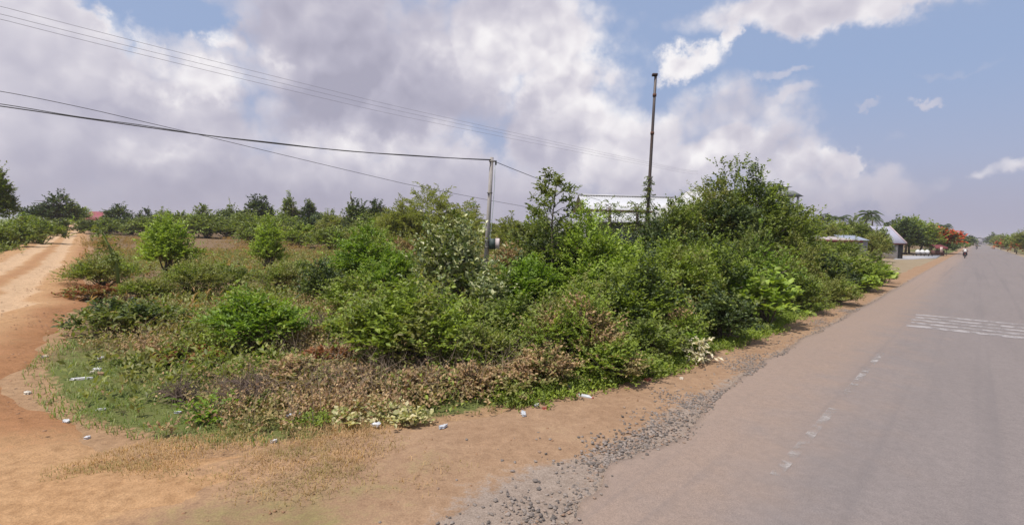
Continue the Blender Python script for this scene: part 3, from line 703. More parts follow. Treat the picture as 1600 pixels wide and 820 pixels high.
# ------------------------------------------------------------------ ground cover (nobody could count it)
def cover(name, mat, XY, hts, m, L, Wd, per, seed, spread=.22, up=.9, droop=.15, tilt=.55, stems=None):
    g = np.random.default_rng(seed); n = len(XY)
    B = np.repeat(np.column_stack([XY, gh(XY[:, 0], XY[:, 1])]), per, 0); H = np.repeat(hts, per)
    B[:, :2] += g.normal(0, 1, (n * per, 2)) * (spread * (H / H.mean()))[:, None]
    B[:, 2] += .02
    D = nrm(np.array([0, 0, 1.0]) + g.normal(0, tilt, (n * per, 3)) * [1, 1, .3])
    arr = sprays(g, B, D, H * g.uniform(.5, 1.25, n * per), m, L, Wd, droop, up)
    V, T = leaf_arr(*arr); V[:, 2] = np.maximum(V[:, 2], -.3)
    o = mk(name, V, [T], mat); o['kind'] = 'stuff'; return o
def scatter(n, s0, s1, t0, t1, prob, seed):
    g = np.random.default_rng(seed); S = g.uniform(s0, s1, n); T = g.uniform(t0, t1, n)
    X, Y = st2xy(S, T)
    keep = g.random(n) < np.clip(prob(S, T, X, Y), 0, 1)
    keep &= (T > sh_out(S) - .1) & ((S > tr_r(T) + .25))
    return np.column_stack([X[keep], Y[keep]]), S[keep], T[keep]
corner = lambda S, T: np.minimum(S - tr_r(T), T - sh_out(S))          # metres in from the bare edge
n_brown = lambda X, Y: fbm(X * .38 + 9, Y * .38 - 4, 3)
def p_dry(S, T, X, Y):
    c = corner(S, T); front = np.exp(-((T - sh_out(S) - 1.5) / 1.2) ** 2) * sst(S, 1.5, 4.5) * (1 - sst(S, 8.5, 11)) * 1.3
    return np.maximum(front * sst(c, .2, .8), .95 * sst(n_brown(X, Y), -.05, .28) * sst(c, .8, 2))
XY, S1, T1 = scatter(26000, -1, 20, 4, 20, p_dry, 11)
cover('dry_weeds', LM['brown'], XY, np.random.default_rng(1).uniform(.22, .52, len(XY)), 7, .058, .036, 5, 12, spread=.16)
def p_green(S, T, X, Y):
    c = corner(S, T); return sst(c, .25 + 1.3 * (S < 4.5), .9 + 1.6 * (S < 4.5)) * (.38 + .5 * sst(S, 7, 10) - .7 * p_dry(S, T, X, Y)) * (1 - .7 * sst(T, 11, 15) * (1 - sst(S, 9, 13)))
XY, S1, T1 = scatter(14000, -1, 34, 4, 20, p_green, 13)
cover('green_undergrowth', LM['fresh'], XY, np.random.default_rng(2).uniform(.22, .55, len(XY)), 6, .08, .046, 5, 14, spread=.16)
XY, S1, T1 = scatter(12000, 1, 45, 8, 48, lambda S, T, X, Y: .55 * sst(corner(S, T), .5, 2) * sst(-n_brown(X, Y), -.35, .1), 15)
cover('olive_undergrowth', LM['olive'], XY, np.random.default_rng(3).uniform(.25, .65, len(XY)), 6, .13, .065, 5, 16, spread=.26)
XY, S1, T1 = scatter(7000, 3, 75, 11, 95, lambda S, T, X, Y: .6 * sst(fbm(X * .12, Y * .12, 2), -.3, .2), 17)
cover('field_grass', LM['straw'], XY, np.random.default_rng(4).uniform(.25, .6, len(XY)), 5, .26, .035, 6, 18, spread=.5, tilt=.35)
g_ = np.random.default_rng(29); S1 = g_.uniform(5.5, 34, 5200); T1 = sh_out(S1) - .25 + .55 * g_.random(5200); X1, Y1 = st2xy(S1, T1); kp = g_.random(5200) < .25 + .75 * sst(fbm(S1 * .8, T1, 3), -.3, .2)
cover('verge_weeds', LM['fresh'], np.column_stack([X1, Y1])[kp], g_.uniform(.10, .30, kp.sum()), 6, .06, .034, 4, 30, spread=.12)
# short green grass: curved blades
def blades(name, mat, XY, L0, L1, Wd, seed, z=None):
    g = np.random.default_rng(seed); n = len(XY); P = np.column_stack([XY, gh(XY[:, 0], XY[:, 1]) if z is None else z]); P[:, 2] -= .01
    h = g.uniform(L0, L1, n); a = g.uniform(0, 2 * np.pi, n); lean = g.uniform(.5, 1.5, n)
    d = np.column_stack([np.cos(a), np.sin(a), 0 * a]); sd = np.column_stack([-np.sin(a), np.cos(a), 0 * a]) * (Wd * g.uniform(.6, 1.3, n))[:, None]
    upv = np.array([0, 0, 1.0]); mid = P + (upv * .6 + d * (lean * .25)[:, None]) * h[:, None]; tip = P + (upv * (1 - lean * .35)[:, None] + d * (lean * .8)[:, None]) * h[:, None]
    V = np.stack([P - sd, P + sd, mid - sd * .8, mid + sd * .8, tip], 1).reshape(-1, 3); b = np.arange(n)[:, None] * 5
    o = mk(name, V, [np.concatenate([b + [0, 1, 3, 2]]), b + [2, 3, 4]], mat); o['kind'] = 'stuff'; return o
def p_grass(S, T, X, Y):
    c = corner(S, T); lump = sst(fbm(X * .9, Y * .9, 3), -.35, .25)
    left = (1 - sst(S, 5.5, 8)) * (1 - sst(c, 2.2, 3.8)) * sst(c, -.15, .35)
    verge = sst(S, 6, 9) * (1 - sst(c, .8, 1.4)) * sst(c, -.2, .15)
    return (left + verge) * (.25 + .75 * lump)
XY, S1, T1 = scatter(150000, -2, 32, 4, 14, p_grass, 21)
blades('grass', LM['grass'], XY, .04, .15, .006, 22)
g_ = np.random.default_rng(23); S1 = g_.uniform(-9, 4.5, 160000); T1 = g_.uniform(3.6, 7.2, 160000); X1, Y1 = st2xy(S1, T1)
kp = g_.random(160000) < .9 * sst(fbm(X1 * .55 + 3, Y1 * .55, 3), .05, .4) * sst(T1, 3.6, 4.4); kp &= T1 < sh_out(S1) + .8
zz = -.045 + .07 * sst(T1, 3.2, 6.0) * sst(-S1, -3, 2)
blades('verge_grass', LM['straw'], np.column_stack([X1, Y1])[kp], .02, .075, .0032, 24, zz[kp])
# grass on the far bank of the track and along the other road verge
g_ = np.random.default_rng(25); T1 = g_.uniform(12, 110, 16000); S1 = tr_l(T1) - .3 - g_.exponential(4, 16000); X1, Y1 = st2xy(S1, T1)
blades('bank_grass', LM['grass'], np.column_stack([X1, Y1]), .12, .45, .03, 26)

g_ = np.random.default_rng(27); T1 = g_.uniform(26, 150, 2600); S1 = tr_l(T1) - .6 - g_.exponential(6, 2600); X1, Y1 = st2xy(S1, T1)
cover('bank_undergrowth', LM['mid'], np.column_stack([X1, Y1]), g_.uniform(.3, 1.1, 2600), 6, .24, .12, 5, 28, spread=.5)
# ------------------------------------------------------------------ trees
def tree(px, d, top, hw, style, label, crown=.7,  name='tree', cat='tree', group=None, dens=1.0, k=None, trunk=None, lscale=None, shoot=.02, seed=None, bare=False, depth=.9):
    p, h = place(px, d, top); rx = hw * d / FPX * 1.1; seed = seed or int(px * 5 + d * 3 + top * 11)
    g = np.random.default_rng(seed); o = empty(name, p, label, cat, group)
    hc = h * min(.97, crown + .13); ls = lscale or max(1.0, d / 22.0); L, Wd, m = STY[style][:3]
    area = 2 * rx * hc * 1.5; n = int(dens * min(12000, max(500, 4.2 * area / (L * Wd * ls * ls * .55))))
    V, T, _ = shrub_mesh(seed, rx, rx * depth, hc, style, n, k=k or int(g.integers(6, 10)), lscale=ls, shoot=shoot, low=.05)
    idx = mix_idx(V, seed, .3 if style == 'flame' else .14, 12 / d); V[:, 2] += h - hc; mk('crown', V, [T], LM[STY[style][6]], o, mat2=LM[STY[MIXED[style]][6]], idx=idx)
    tr = MB(); r0 = trunk or .03 * h + .03; bend = g.normal(0, .06, 2) * h
    P = np.array([[0, 0, -.15], [bend[0] * .4, bend[1] * .4, h * .3], [bend[0] * .8, bend[1] * .8, h * .55], [bend[0], bend[1], h * .85]])
    tr.tube(P, [r0, r0 * .75, r0 * .5, r0 * .2], 7); tr.out('trunk', BARK, o, True)
    lm = MB()
    for q in range(7):
        u = g.uniform(.35, .8); b = np.array([np.interp(u, [0, .3, .55, .85], P[:, i]) for i in range(3)]); b = np.array([bend[0] * u, bend[1] * u, h * u])
        a = g.uniform(0, 6.28); e = b + np.array([math.cos(a) * rx * .7, math.sin(a) * rx * .7, h * g.uniform(.1, .3)])
        lm.tube(np.stack([b, (b + e) / 2 + [0, 0, .06 * h], e]), [r0 * .4, r0 * .25, r0 * .1], 5)
    lm.out('limbs', BARK, o, True); return o
T_ = tree
# far tree line behind the field
far = 'trees along the far side of the field'
T_(88, 88, 308, 30, 'dark', 'broad flat dark tree beside the dirt track, far off', .75, k=9)
T_(-2, 52, 266, 16, 'mid', 'tall loose-leaved tree beyond the track bank', .85, dens=.8)
T_(122, 135, 326, 14, 'lime', 'pale green tree behind the maroon roof, at the end of the track', .9)
T_(182, 105, 322, 16, 'farpurple' if 0 else 'dark', 'small dark tree just past the maroon roof', .7)
T_(226, 112, 327, 11, 'dark', 'small round dark tree, second past the maroon roof', .7)
T_(255, 108, 331, 16, 'mid', 'low green tree in the far tree line after the two small dark ones', .85)
T_(318, 104, 321, 15, 'sparse', 'thin twiggy tree in the far tree line', .75, dens=.5)
T_(362, 100, 325, 14, 'mid', 'loose green tree touching the dark domed tree', .8)
T_(402, 98, 312, 25, 'dark', 'dark domed tree, largest in the far tree line', .85, dens=1.3, shoot=.03, k=6)
T_(455, 92, 310, 12, 'mid', 'grey-green twin tree with a slim crown, paler of the pair', .8)
T_(482, 94, 317, 14, 'dark', 'darker of the twin trees in the far tree line', .8)
T_(512, 96, 333, 18, 'mid', 'low green tree sloping away from the twin trees', .9)
T_(562, 70, 318, 20, 'dark', 'dark ragged tree between the twin trees and the feathery bush', .8, dens=.8)
T_(592, 66, 317, 14, 'dark', 'dark leaning tree next to the feathery bush', .8)
T_(548, 72, 306, 8, 'sparse', 'thin bare-topped tree poking above the ragged dark one', .5, dens=.35)
T_(900, 60, 352, 26, 'mid', 'tree in front of the long metal roof, low and green', .9)
for px, d, top, hw, st_, lab in [(165, 92, 343, 34, 'mid', 'hedge bush under the small dark tree just past the maroon roof'), (205, 96, 339, 34, 'dark', 'dark hedge bush between the two small dark trees'), (240, 88, 342, 34, 'mid', 'hedge bush under the second small dark tree'),
    (285, 93, 335, 34, 'mid', 'taller hedge bush between the low far tree and the twiggy one'), (325, 87, 338, 36, 'mid', 'hedge bush under the thin twiggy far tree'), (352, 92, 335, 32, 'dark', 'dark hedge bush before the loose far tree'), (385, 86, 335, 36, 'mid', 'hedge bush under the dark domed tree on its track side'),
    (425, 84, 338, 36, 'mid', 'hedge bush between the dark domed tree and the twin trees'), (460, 82, 342, 34, 'mid', 'hedge bush under the paler twin tree'), (497, 80, 341, 36, 'dark', 'dark hedge bush under the darker twin tree'), (535, 74, 341, 34, 'olive', 'olive hedge bush below the thin bare-topped tree'), (575, 62, 340, 32, 'mid', 'hedge bush at the foot of the ragged dark tree'), (610, 58, 338, 26, 'feather', 'fine-leaved hedge bush next to the feathery bush')]:
    shrub(px, d, top, hw, st_, lab, name='hedge_bush', cat='bush', group='hedge bushes along the far rim of the field', lscale=d / 20, dens=1.5, low=0.0)
# bank beyond the track
S_(14, 43, 348, 34, 'mid', 'big green bush on the far bank of the dirt track, below the tall tree')
S_(62, 50, 345, 30, 'mid', 'wide green bush on the far bank of the track, below the flat dark tree')
S_(100, 72, 343, 14, 'dark', 'dark little bush where the far bank meets the end of the track')
S_(38, 60, 338, 26, 'fresh', 'lighter bush behind the big ones on the far bank')
S_(-40, 38, 345, 35, 'mid', 'green bush on the far bank cut by the picture edge')
S_(128, 100, 343, 12, 'mid', 'small bush at the end of the dirt track')
# trees by the houses along the road
T_(1272, 62, 347, 24, 'mid', 'green tree behind the red-edged shed, before the palms', .85)
T_(1318, 70, 353, 22, 'fresh', 'fresh green tree behind the roof of the shed', .85)
T_(1300, 58, 356, 20, 'olive', 'olive tree touching the shed roof', .85)
T_(1290, 76, 346, 24, 'dark', 'dark tree between the first palms', .9)
T_(1334, 74, 348, 24, 'mid', 'green tree beneath the tallest palm', .9)
T_(1352, 60, 354, 24, 'mid', 'leafy tree next to the grey gabled house', .9)
T_(1402, 104, 346, 24, 'dark', 'dark tree directly behind the grey gabled house', .9)
T_(1424, 100, 350, 20, 'mid', 'green tree filling the gap after the grey gabled house', .95)
T_(1379, 57, 360, 12, 'mid', 'slim green tree hiding the corner of the grey gabled house', .9)
T_(1366, 52, 366, 17, 'olive', 'yellow-green low tree before the grey gabled house', .95)
T_(1418, 92, 346, 20, 'dark', 'brownish-dark tree rising behind the grey gabled house', .8)
T_(1440, 96, 345, 34, 'fresh', 'large rounded green tree shading the white jars', .9, dens=1.2)
T_(1458, 108, 356, 20, 'mid', 'green tree between the rounded tree and the flame tree', .9)
T_(1474, 112, 374, 20, 'dark', 'dark green bushy tree beneath the flame tree', .95)
T_(1492, 150, 376, 16, 'mid', 'green bushy tree at the roadside past the flame tree', .95)
T_(1502, 210, 366, 16, 'dark', 'dark domed tree at the far end of the roadside trees', .9)
T_(1472, 104, 358, 24, 'flame', 'flame tree covered in orange-red blossom', .6, dens=1.3)
T_(1558, 330, 366, 9, 'dark', 'dark far tree across the road', .9)
T_(1572, 230, 368, 14, 'olive', 'olive tree across the road beside the white sign', .95)
T_(1588, 150, 368, 14, 'mid', 'green bushy tree across the road at its verge', .95)
T_(1606, 120, 361, 16, 'olive', 'taller olive tree across the road, cut by the picture edge', .95)
T_(1565, 190, 376, 8, 'flame', 'small orange-blossomed tree across the road', .8)
T_(1590, 128, 374, 9, 'flame', 'orange-blossomed bushy tree across the road, past the white sign', .85)
T_(1548, 420, 370, 8, 'dark', 'last dark tree at the vanishing end of the road', .95)
T_(1518, 330, 370, 6, 'mid', 'farthest roadside tree before the road vanishes', .95)
# coconut palms
def palm(px, d, top, label, seed, group=None):
    p, h = place(px, d, top); g = np.random.default_rng(seed); o = empty('coconut_palm', p, label, 'palm', group)
    hc = h - 1.1; b = g.normal(0, .4, 2); tr = MB(); tr.tube([[0, 0, -.2], [b[0] * .3, b[1] * .3, hc * .4], [b[0], b[1], hc]], [.2, .14, .11], 7); tr.out('trunk', BARK, o, True)
    for q in range(13):
        a = q * 2.4 + g.normal(0, .2); el = g.uniform(-.1, 1.1); ln = g.uniform(2.2, 3.0); t = np.linspace(0, 1, 9)
        c = np.array([b[0], b[1], hc]); hd = np.array([math.cos(a), math.sin(a), 0])
        P = c + hd * (ln * t * math.cos(el * .8))[:, None] + np.array([0, 0, 1.0]) * (ln * (t * math.sin(el) - .75 * t ** 2))[:, None]
        f = MB(); f.tube(P, np.linspace(.035, .01, 9), 3, False)
        tg = nrm(np.gradient(P, axis=0)); sd = nrm(np.cross(tg, [0, 0, 1.0]))
        tt = np.linspace(.12, 1, 16); pos = np.stack([np.interp(tt, t, P[:, i]) for i in range(3)], -1); tgi = np.stack([np.interp(tt, t, tg[:, i]) for i in range(3)], -1); sdi = np.stack([np.interp(tt, t, sd[:, i]) for i in range(3)], -1)
        for sg in (-1, 1):
            V, T = leaf_arr(pos, tgi * .6 + sdi * sg + [0, 0, -.35], np.tile([0, 0, 1.0], (16, 1)), .62 * np.sin(np.pi * (tt * .8 + .15)), .10, 0, .2); f.add(V, None, T)
        f.out('frond', LM['dark'], o)
palm(1287, 84, 330, 'coconut palm with thin crown, first of the four past the pavilion', 1)
palm(1311, 88, 331, 'coconut palm with a low spreading crown, second past the pavilion', 2)
palm(1343, 82, 324, 'tallest coconut palm above the roadside roofs', 3)
palm(1366, 84, 331, 'coconut palm next to the grey gabled roof', 4)
palm(1474, 122, 347, 'lone slim palm standing over the flame tree', 5)

# ------------------------------------------------------------------ tall sparse sapling and the leaning one
def sapling():
    p, h = place(866, 14.5, 281); g = np.random.default_rng(5)
    o = empty('sapling', p, 'tall sparse sapling with airy leaf sprays rising against the sky', 'sapling')
    st = MB(); lean = np.array([.05, 0, 1.0]); P = np.stack([np.array([0, 0, -.1]), [.03, .02, h * .4], [-.03, 0, h * .7], [.06, 0, h * .97]]); st.tube(P, [.05, .04, .025, .008], 6)
    Bs, Ds, Ls = [], [], []
    for i in range(26):
        u = .38 + .60 * (i / 25); a = i * 2.4 + g.normal(0, .3); ln = (.95 * math.sin(min(1, (1.05 - u) * 1.9) * 1.5) + .12) * g.uniform(.6, 1.05)
        b = np.array([np.interp(u * h, P[:, 2], P[:, 0]), np.interp(u * h, P[:, 2], P[:, 1]), u * h]); e = b + np.array([math.cos(a) * ln, math.sin(a) * ln, ln * .35 + .05])
        st.tube(np.stack([b, (b + e) / 2 + [0, 0, .05], e]), [.014, .009, .004], 4)
        for q in range(12):
            f = g.uniform(.3, 1.0); c = b + (e - b) * f; Bs.append(c); Ds.append(nrm((e - b) / ln * .8 + g.normal(0, .5, 3) + [0, 0, .25])); Ls.append(g.uniform(.22, .42))
    arr = sprays(g, np.array(Bs), np.array(Ds), np.array(Ls), 8, .12, .066, .25, .4); V, T = leaf_arr(*arr)
    mk('foliage', V, [T], LM['mid'], o); st.out('stem', BARK, o, True)
sapling()
def leaning():
    p = gpt(186, 414); d = 16.5; p = at(186, 414, d); g = np.random.default_rng(6); z0 = float(gh(p[0], d)); p[2] = z0
    top = at(158, 360, d) - p
    o = empty('leaning_plant', p, 'dark leaning plant stem with drooping leaf whorls beside the track', 'plant')
    st = MB(); P = np.stack([[0, 0, -.1], top * .35 + [.12, 0, .12], top * .7 + [.12, 0, .05], top]); st.tube(P, [.07, .055, .045, .02], 7); st.out('stem', LM['mid'], o, True)
    tt = np.repeat(np.linspace(.3, 1, 14), 4); B = np.stack([np.interp(tt, [0, .35, .7, 1], P[:, i]) for i in range(3)], -1)
    D = nrm(g.normal(0, 1, B.shape) * [1.3, 1, .5] + [-.35, 0, .1]); arr = sprays(g, B, D, np.full(len(B), .34), 5, .17, .055, .6, .1); V, T = leaf_arr(*arr); mk('foliage', V, [T], LM['mid'], o)
leaning()

# ------------------------------------------------------------------ poles, cables
def vine(name, label, pts, rad, n, seed, style='mid', ls=1.5):
    pts = np.asarray(pts, float); g = np.random.default_rng(seed); base = pts[0].copy(); o = empty(name, base, label, 'vine'); q = pts - base
    u = np.linspace(0, 1, len(q)); t = g.random(n); B = np.stack([np.interp(t, u, q[:, i]) for i in range(3)], -1); rr = np.interp(t, u, rad)
    a = g.uniform(0, 6.28, n); od = np.column_stack([np.cos(a), np.sin(a), g.normal(0, .3, n)]); B = B + od * (rr * g.uniform(.2, 1, n))[:, None]
    L, Wd, m, tw, up, dr, mat = STY[style]
    arr = sprays(g, B, nrm(od + [0, 0, .2]), np.minimum(tw, rr * .9 + .12), 7, L * ls, Wd * ls, .6, .1); V, T = leaf_arr(*arr); mk('foliage', V, [T], LM[mat], o)
    st = MB(); k = np.linspace(0, 1, 30)
    for ph in (0, 2.1, 4.2):
        c = np.stack([np.interp(k, u, q[:, i]) for i in range(3)], -1) + np.column_stack([np.cos(k * 22 + ph), np.sin(k * 22 + ph), 0 * k]) * .13; st.tube(c, .015, 4)
    st.out('stems', BARK, o)
def pole_concrete():
    d = 24.0; topP = at(768.5, 246, d); bx = at(760, 395, d)
    dx = (topP[0] - bx[0]) / (topP[2] - bx[2]); base = np.array([topP[0] - dx * topP[2], d, float(gh(topP[0], d))]); h = topP[2] - base[2]
    o = empty('utility_pole', base, 'slim square concrete pole with open meter box, carrying the thick cable', 'pole')
    m = MB(); ax = np.array([dx * h, 0, h])
    m.tube([[0, 0, -.4], ax], [.125, .085], 4); m.out('shaft', CONC, o)
    b = MB(); tp = ax; b.box(tp + [.1, -.05, -.18], (.26, .1, .06)); b.lathe([(0, -.12), (.045, -.1), (.03, -.04), (.05, 0), (.03, .05), (0, .07)], 8, tuple(tp + [.2, -.05, -.24])); b.out('insulator_bracket', plain_mat('galvanised', (.18, .17, .17), .5, .2, 8, .6), o)
    c = MB(); k = np.linspace(0, 1, 8); c.tube(np.stack([ax * (1 - u) + np.array([.16 + .03 * math.sin(u * 6), -.06, -.25 * (1 - u)]) for u in np.linspace(0, .72, 10)]), .012, 4); c.out('service_wire', plain_mat('pale_wire', (.45, .55, .50), .6), o)
    z = at(770, 381, d)[2] - base[2]; xx = dx * z
    bo = MB(); bo.box([xx + .27, -.03, z], (.30, .20, .50)); bo.box([xx + .10, 0, z], (.12, .06, .06)); box = bo.out('meter_box', plain_mat('box_dark_green', (.045, .07, .065), .6, .2, 5), o)
    do = MB(); ca, sa = math.cos(R(-50)), math.sin(R(-50)); T3 = np.array([[ca, -sa, 0], [sa, ca, 0], [0, 0, 1]])
    do.box([xx + .42 + .12 * ca, -.13 + .14 * sa, z + .02], (.28, .025, .50), 0, T3); do.out('door', plain_mat('box_door_pinkish', (.58, .50, .50), .5, .1, 4, dirt=(.3, .2, .18), dirt_amt=.4), box)
    bd = MB(); 
    for zz in (z + .16, z - .16, h - .18, h * .72): bd.box([dx * zz, 0, zz], (.24, .24, .035))
    bd.out('band', plain_mat('steel_band', (.2, .19, .18), .5, .2, 8, .7), o)
    return base + ax
TOP1 = pole_concrete()
MAST = plain_mat('mast_steel', (.12, .10, .095), .6, .35, 5, .3, dirt=(.12, .055, .035), dirt_amt=.7, stretch=(1, 1, .3))
def mast():
    d = 27.0; tp = at(1024.5, 118, d); bp = at(1012, 330, d); dx = (tp[0] - bp[0]) / (tp[2] - bp[2]); base = np.array([tp[0] - dx * tp[2], d, float(gh(tp[0], d))]); h = tp[2] - base[2]
    ax = np.array([dx, 0, 1.0]); o = empty('steel_mast', base, 'tall dark steel mast wrapped in creeper at its lower half', 'mast')
    m = MB(); m.tube([[0, 0, -.4], ax * h * .45, ax * h * .8, ax * h], [.095, .085, .075, .07], 8); m.out('shaft', MAST, o, True)
    c = MB(); c.box(ax * h + [-.05, 0, .02], (.26, .2, .12)); c.out('head_cap', plain_mat('rust_cap', (.05, .03, .03), .8, .3), o)
    j = MB()
    for u in (.45, .72, .9): j.tube([ax * h * u, ax * (h * u + .14)], .1, 8)
    j.out('collar', plain_mat('rusty_collar', (.13, .06, .04), .8, .3), o, True)
    for sx, sy in ((.55, -.4), (-.25, .55), (.5, .5)):
        l = MB(); l.tube([ax * 3.6, np.array([sx * 1.6, sy * 1.6, -.1])], .035, 5); l.out('stay', MAST, o)
    zs = np.linspace(2.0, h * .52, 8); vine('climbing_vine', 'creeper climbing the lower half of the steel mast', base + ax * zs[:, None], [.40, .38, .36, .30, .22, .16, .13, .08], 190, 8, ls=1.3)
mast()
def post_vine(px, y0, y1, d, rad, label, seed):
    a, b = at(px, y1, d), at(px, y0, d); base = np.array([a[0], d, float(gh(a[0], d))]); o = empty('dead_stump', base, label.replace('creeper clump', 'dead post wrapped by the creeper'), 'post')
    m = MB(); m.tube([[0, 0, -.2], [.03, 0, (b[2] - base[2]) * .6], [0, 0, b[2] - base[2] - .2]], [.09, .08, .06], 6); m.out('trunk', BARK, o)
    k = np.linspace(0, 1, 6)[:, None]; vine('climbing_vine', label, a * (1 - k) + b * k, rad, 150, seed, ls=1.4)
post_vine(951, 318, 366, 24, [.25, .3, .35, .5, .55, .35], 'creeper clump hanging over a post before the long metal roof', 9)
post_vine(994, 318, 372, 25, [.4, .45, .45, .4, .4, .25], 'creeper clump beside the steel mast', 10)
CABLE = plain_mat('cable_black', (.045, .045, .048), .6, .2, 3)
def cable(label, pts, r, group=None, mat=CABLE, strands=1):
    """a hanging wire: photo column, row and distance of a few of its points, smoothed"""
    P = np.array([q if len(q) == 3 and isinstance(q, np.ndarray) else at(*q) for q in pts]); u = np.linspace(0, 1, len(P)); k = np.linspace(0, 1, 48)
    cs = []
    for i in range(3):
        c = np.polyfit(u, P[:, i], min(3, len(P) - 1)); y = np.polyval(c, k); y = y + np.interp(k, u, P[:, i] - np.polyval(c, u)); cs.append(y)
    Q = np.stack(cs, -1); base = Q[0].copy(); m = MB(); m.tube(Q - base, r, 5)
    if strands > 1: m.tube(Q - base + np.column_stack([0 * k, 0 * k, .10 * (1 - k) ** 1.5 + .02 * np.sin(k * 30)]), r * .8, 5)
    o = m.out('power_cable', mat, None, True, base); tag(o, label, 'cable', group)
cable('thick twin black cable strung to the top of the concrete pole', [(-260, 133, 19), (0, 166, 20.5), (250, 202, 22), (500, 232, 23), TOP1 + [-.03, -.08, -.12]], .022, strands=2)
cable('single black cable crossing below the thick one and passing behind the pole', [(-220, 98, 19), (0, 143, 22), (150, 173, 24), (300, 208, 27), (640, 289, 36), (815, 322, 44), (930, 344, 52)], .014)
cable('black cable sloping from the concrete pole to the long metal roof', [TOP1 + [.2, -.06, -.22], (850, 283, 31), (905, 303, 38), (938, 313, 44)], .016)
for y0, y1, y2, y3, lab in ((10, 162, 256, 266, 'highest of the three thin wires across the clouds'), (22, 168.5, 258.5, 268, 'middle one of the three thin wires across the clouds'), (30, 176, 261.5, 271, 'lowest of the three thin wires across the clouds')):
    cable(lab, [(-200, y0 - 40, 22), (0, y0, 26), (600, y1, 48), (1025, y2, 80), (1090, y3, 92)], .011, 'thin wires across the clouds', plain_mat('wire_grey', (.24, .235, .26), .6, .1, 3))

# ------------------------------------------------------------------ buildings
def corrugated(mb, A, B, C2, D, pitch=.25, amp=.03, th=.02):
    """ribbed metal sheet between eave A-B and ridge D-C2"""
    A, B, C2, D = (np.asarray(v, float) for v in (A, B, C2, D)); n = max(4, int(np.linalg.norm(B - A) / pitch)) * 2
    u = np.linspace(0, 1, n + 1)[:, None]; nn = nrm(np.cross(B - A, D - A)); nn = nn * (1 if nn[2] > 0 else -1); z = nn * (np.where(np.arange(n + 1) % 2, amp, 0))[:, None]
    e = A + (B - A) * u + z; r = D + (C2 - D) * u + z
    V = np.concatenate([e, r, e - nn * th, r - nn * th]); k = n + 1; i = np.arange(n)[:, None]
    Q = np.concatenate([i + [0, 1, k + 1, k], i + np.array([2 * k, 3 * k, 3 * k + 1, 2 * k + 1]), i + np.array([0, 2 * k, 2 * k + 1, 1]), i + np.array([k, k + 1, 3 * k + 1, 3 * k])])
    return mb.add(V, Q)
WHITE = plain_mat('white_metal_roof', (.60, .60, .61), .45, .06, 1.5, dirt=(.45, .43, .42), dirt_amt=.35, spec=.4)
GREYWALL = plain_mat('grey_render', (.30, .29, .29), .9, .15, 2, dirt=(.2, .18, .16))
DARKGREY = plain_mat('dark_opening', (.03, .032, .036), .6, .2)
def warehouse():
    d0 = 44.0; x0, x1 = at(906, 340, d0)[0], at(1064, 340, d0)[0] + 1
    ze, zt = at(930, 345, 43)[2], at(930, 330, 46.5)[2]; ze2, zr = at(930, 327, 46)[2], at(930, 306, 51)[2]
    o = empty('warehouse', (x0 + 1.1, 47, 0), 'long building with white two-tier metal roof behind the steel mast', 'building'); x0 += 1.1; p = np.array([x0, 47, 0]); w = x1 - x0
    m = MB(); corrugated(m, (0, -4, ze), (w, -4, ze), (w, -.5, zt), (0, -.5, zt)); m.out('lower_roof', WHITE, o)
    m = MB(); corrugated(m, (-.4, -1, ze2), (w + .4, -1, ze2), (w + .4, 4, zr), (-.4, 4, zr)); m.box((w / 2, 4, zr + .06), (w + .9, .5, .1)); m.out('upper_roof', WHITE, o)
    m = MB(); corrugated(m, (-.4, 9, ze2), (w + .4, 9, ze2), (w + .4, 4.25, zr), (-.4, 4.25, zr)); m.out('rear_roof', WHITE, o)
    m = MB(); m.box((w / 2, 2.8, (ze2 - .35) / 2), (w - .1, 6.5, ze2 - .35)); m.out('wall', GREYWALL, o)
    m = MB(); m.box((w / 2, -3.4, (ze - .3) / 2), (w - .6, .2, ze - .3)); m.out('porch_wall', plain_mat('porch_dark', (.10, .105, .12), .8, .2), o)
    for q in range(5):
        m = MB(); m.box((.6 + q * (w - 1.2) / 4, -3.62, ze / 2 - .08), (.16, .16, ze - .16)); m.out('post', GREYWALL, o)
    for q in range(3):
        m = MB(); m.box((1.6 + q * w / 3.3, -3.54, 1.1), (1.3, .08, 2.0)); m.out('door', plain_mat('blue_grey_shutter', (.16, .19, .24), .6, .1), o)
    m = MB(); m.box((w / 2, -4.03, ze - .05), (w + .06, .05, .14)); m.out('gutter', plain_mat('gutter_grey', (.32, .33, .35), .5, .1), o)
warehouse()
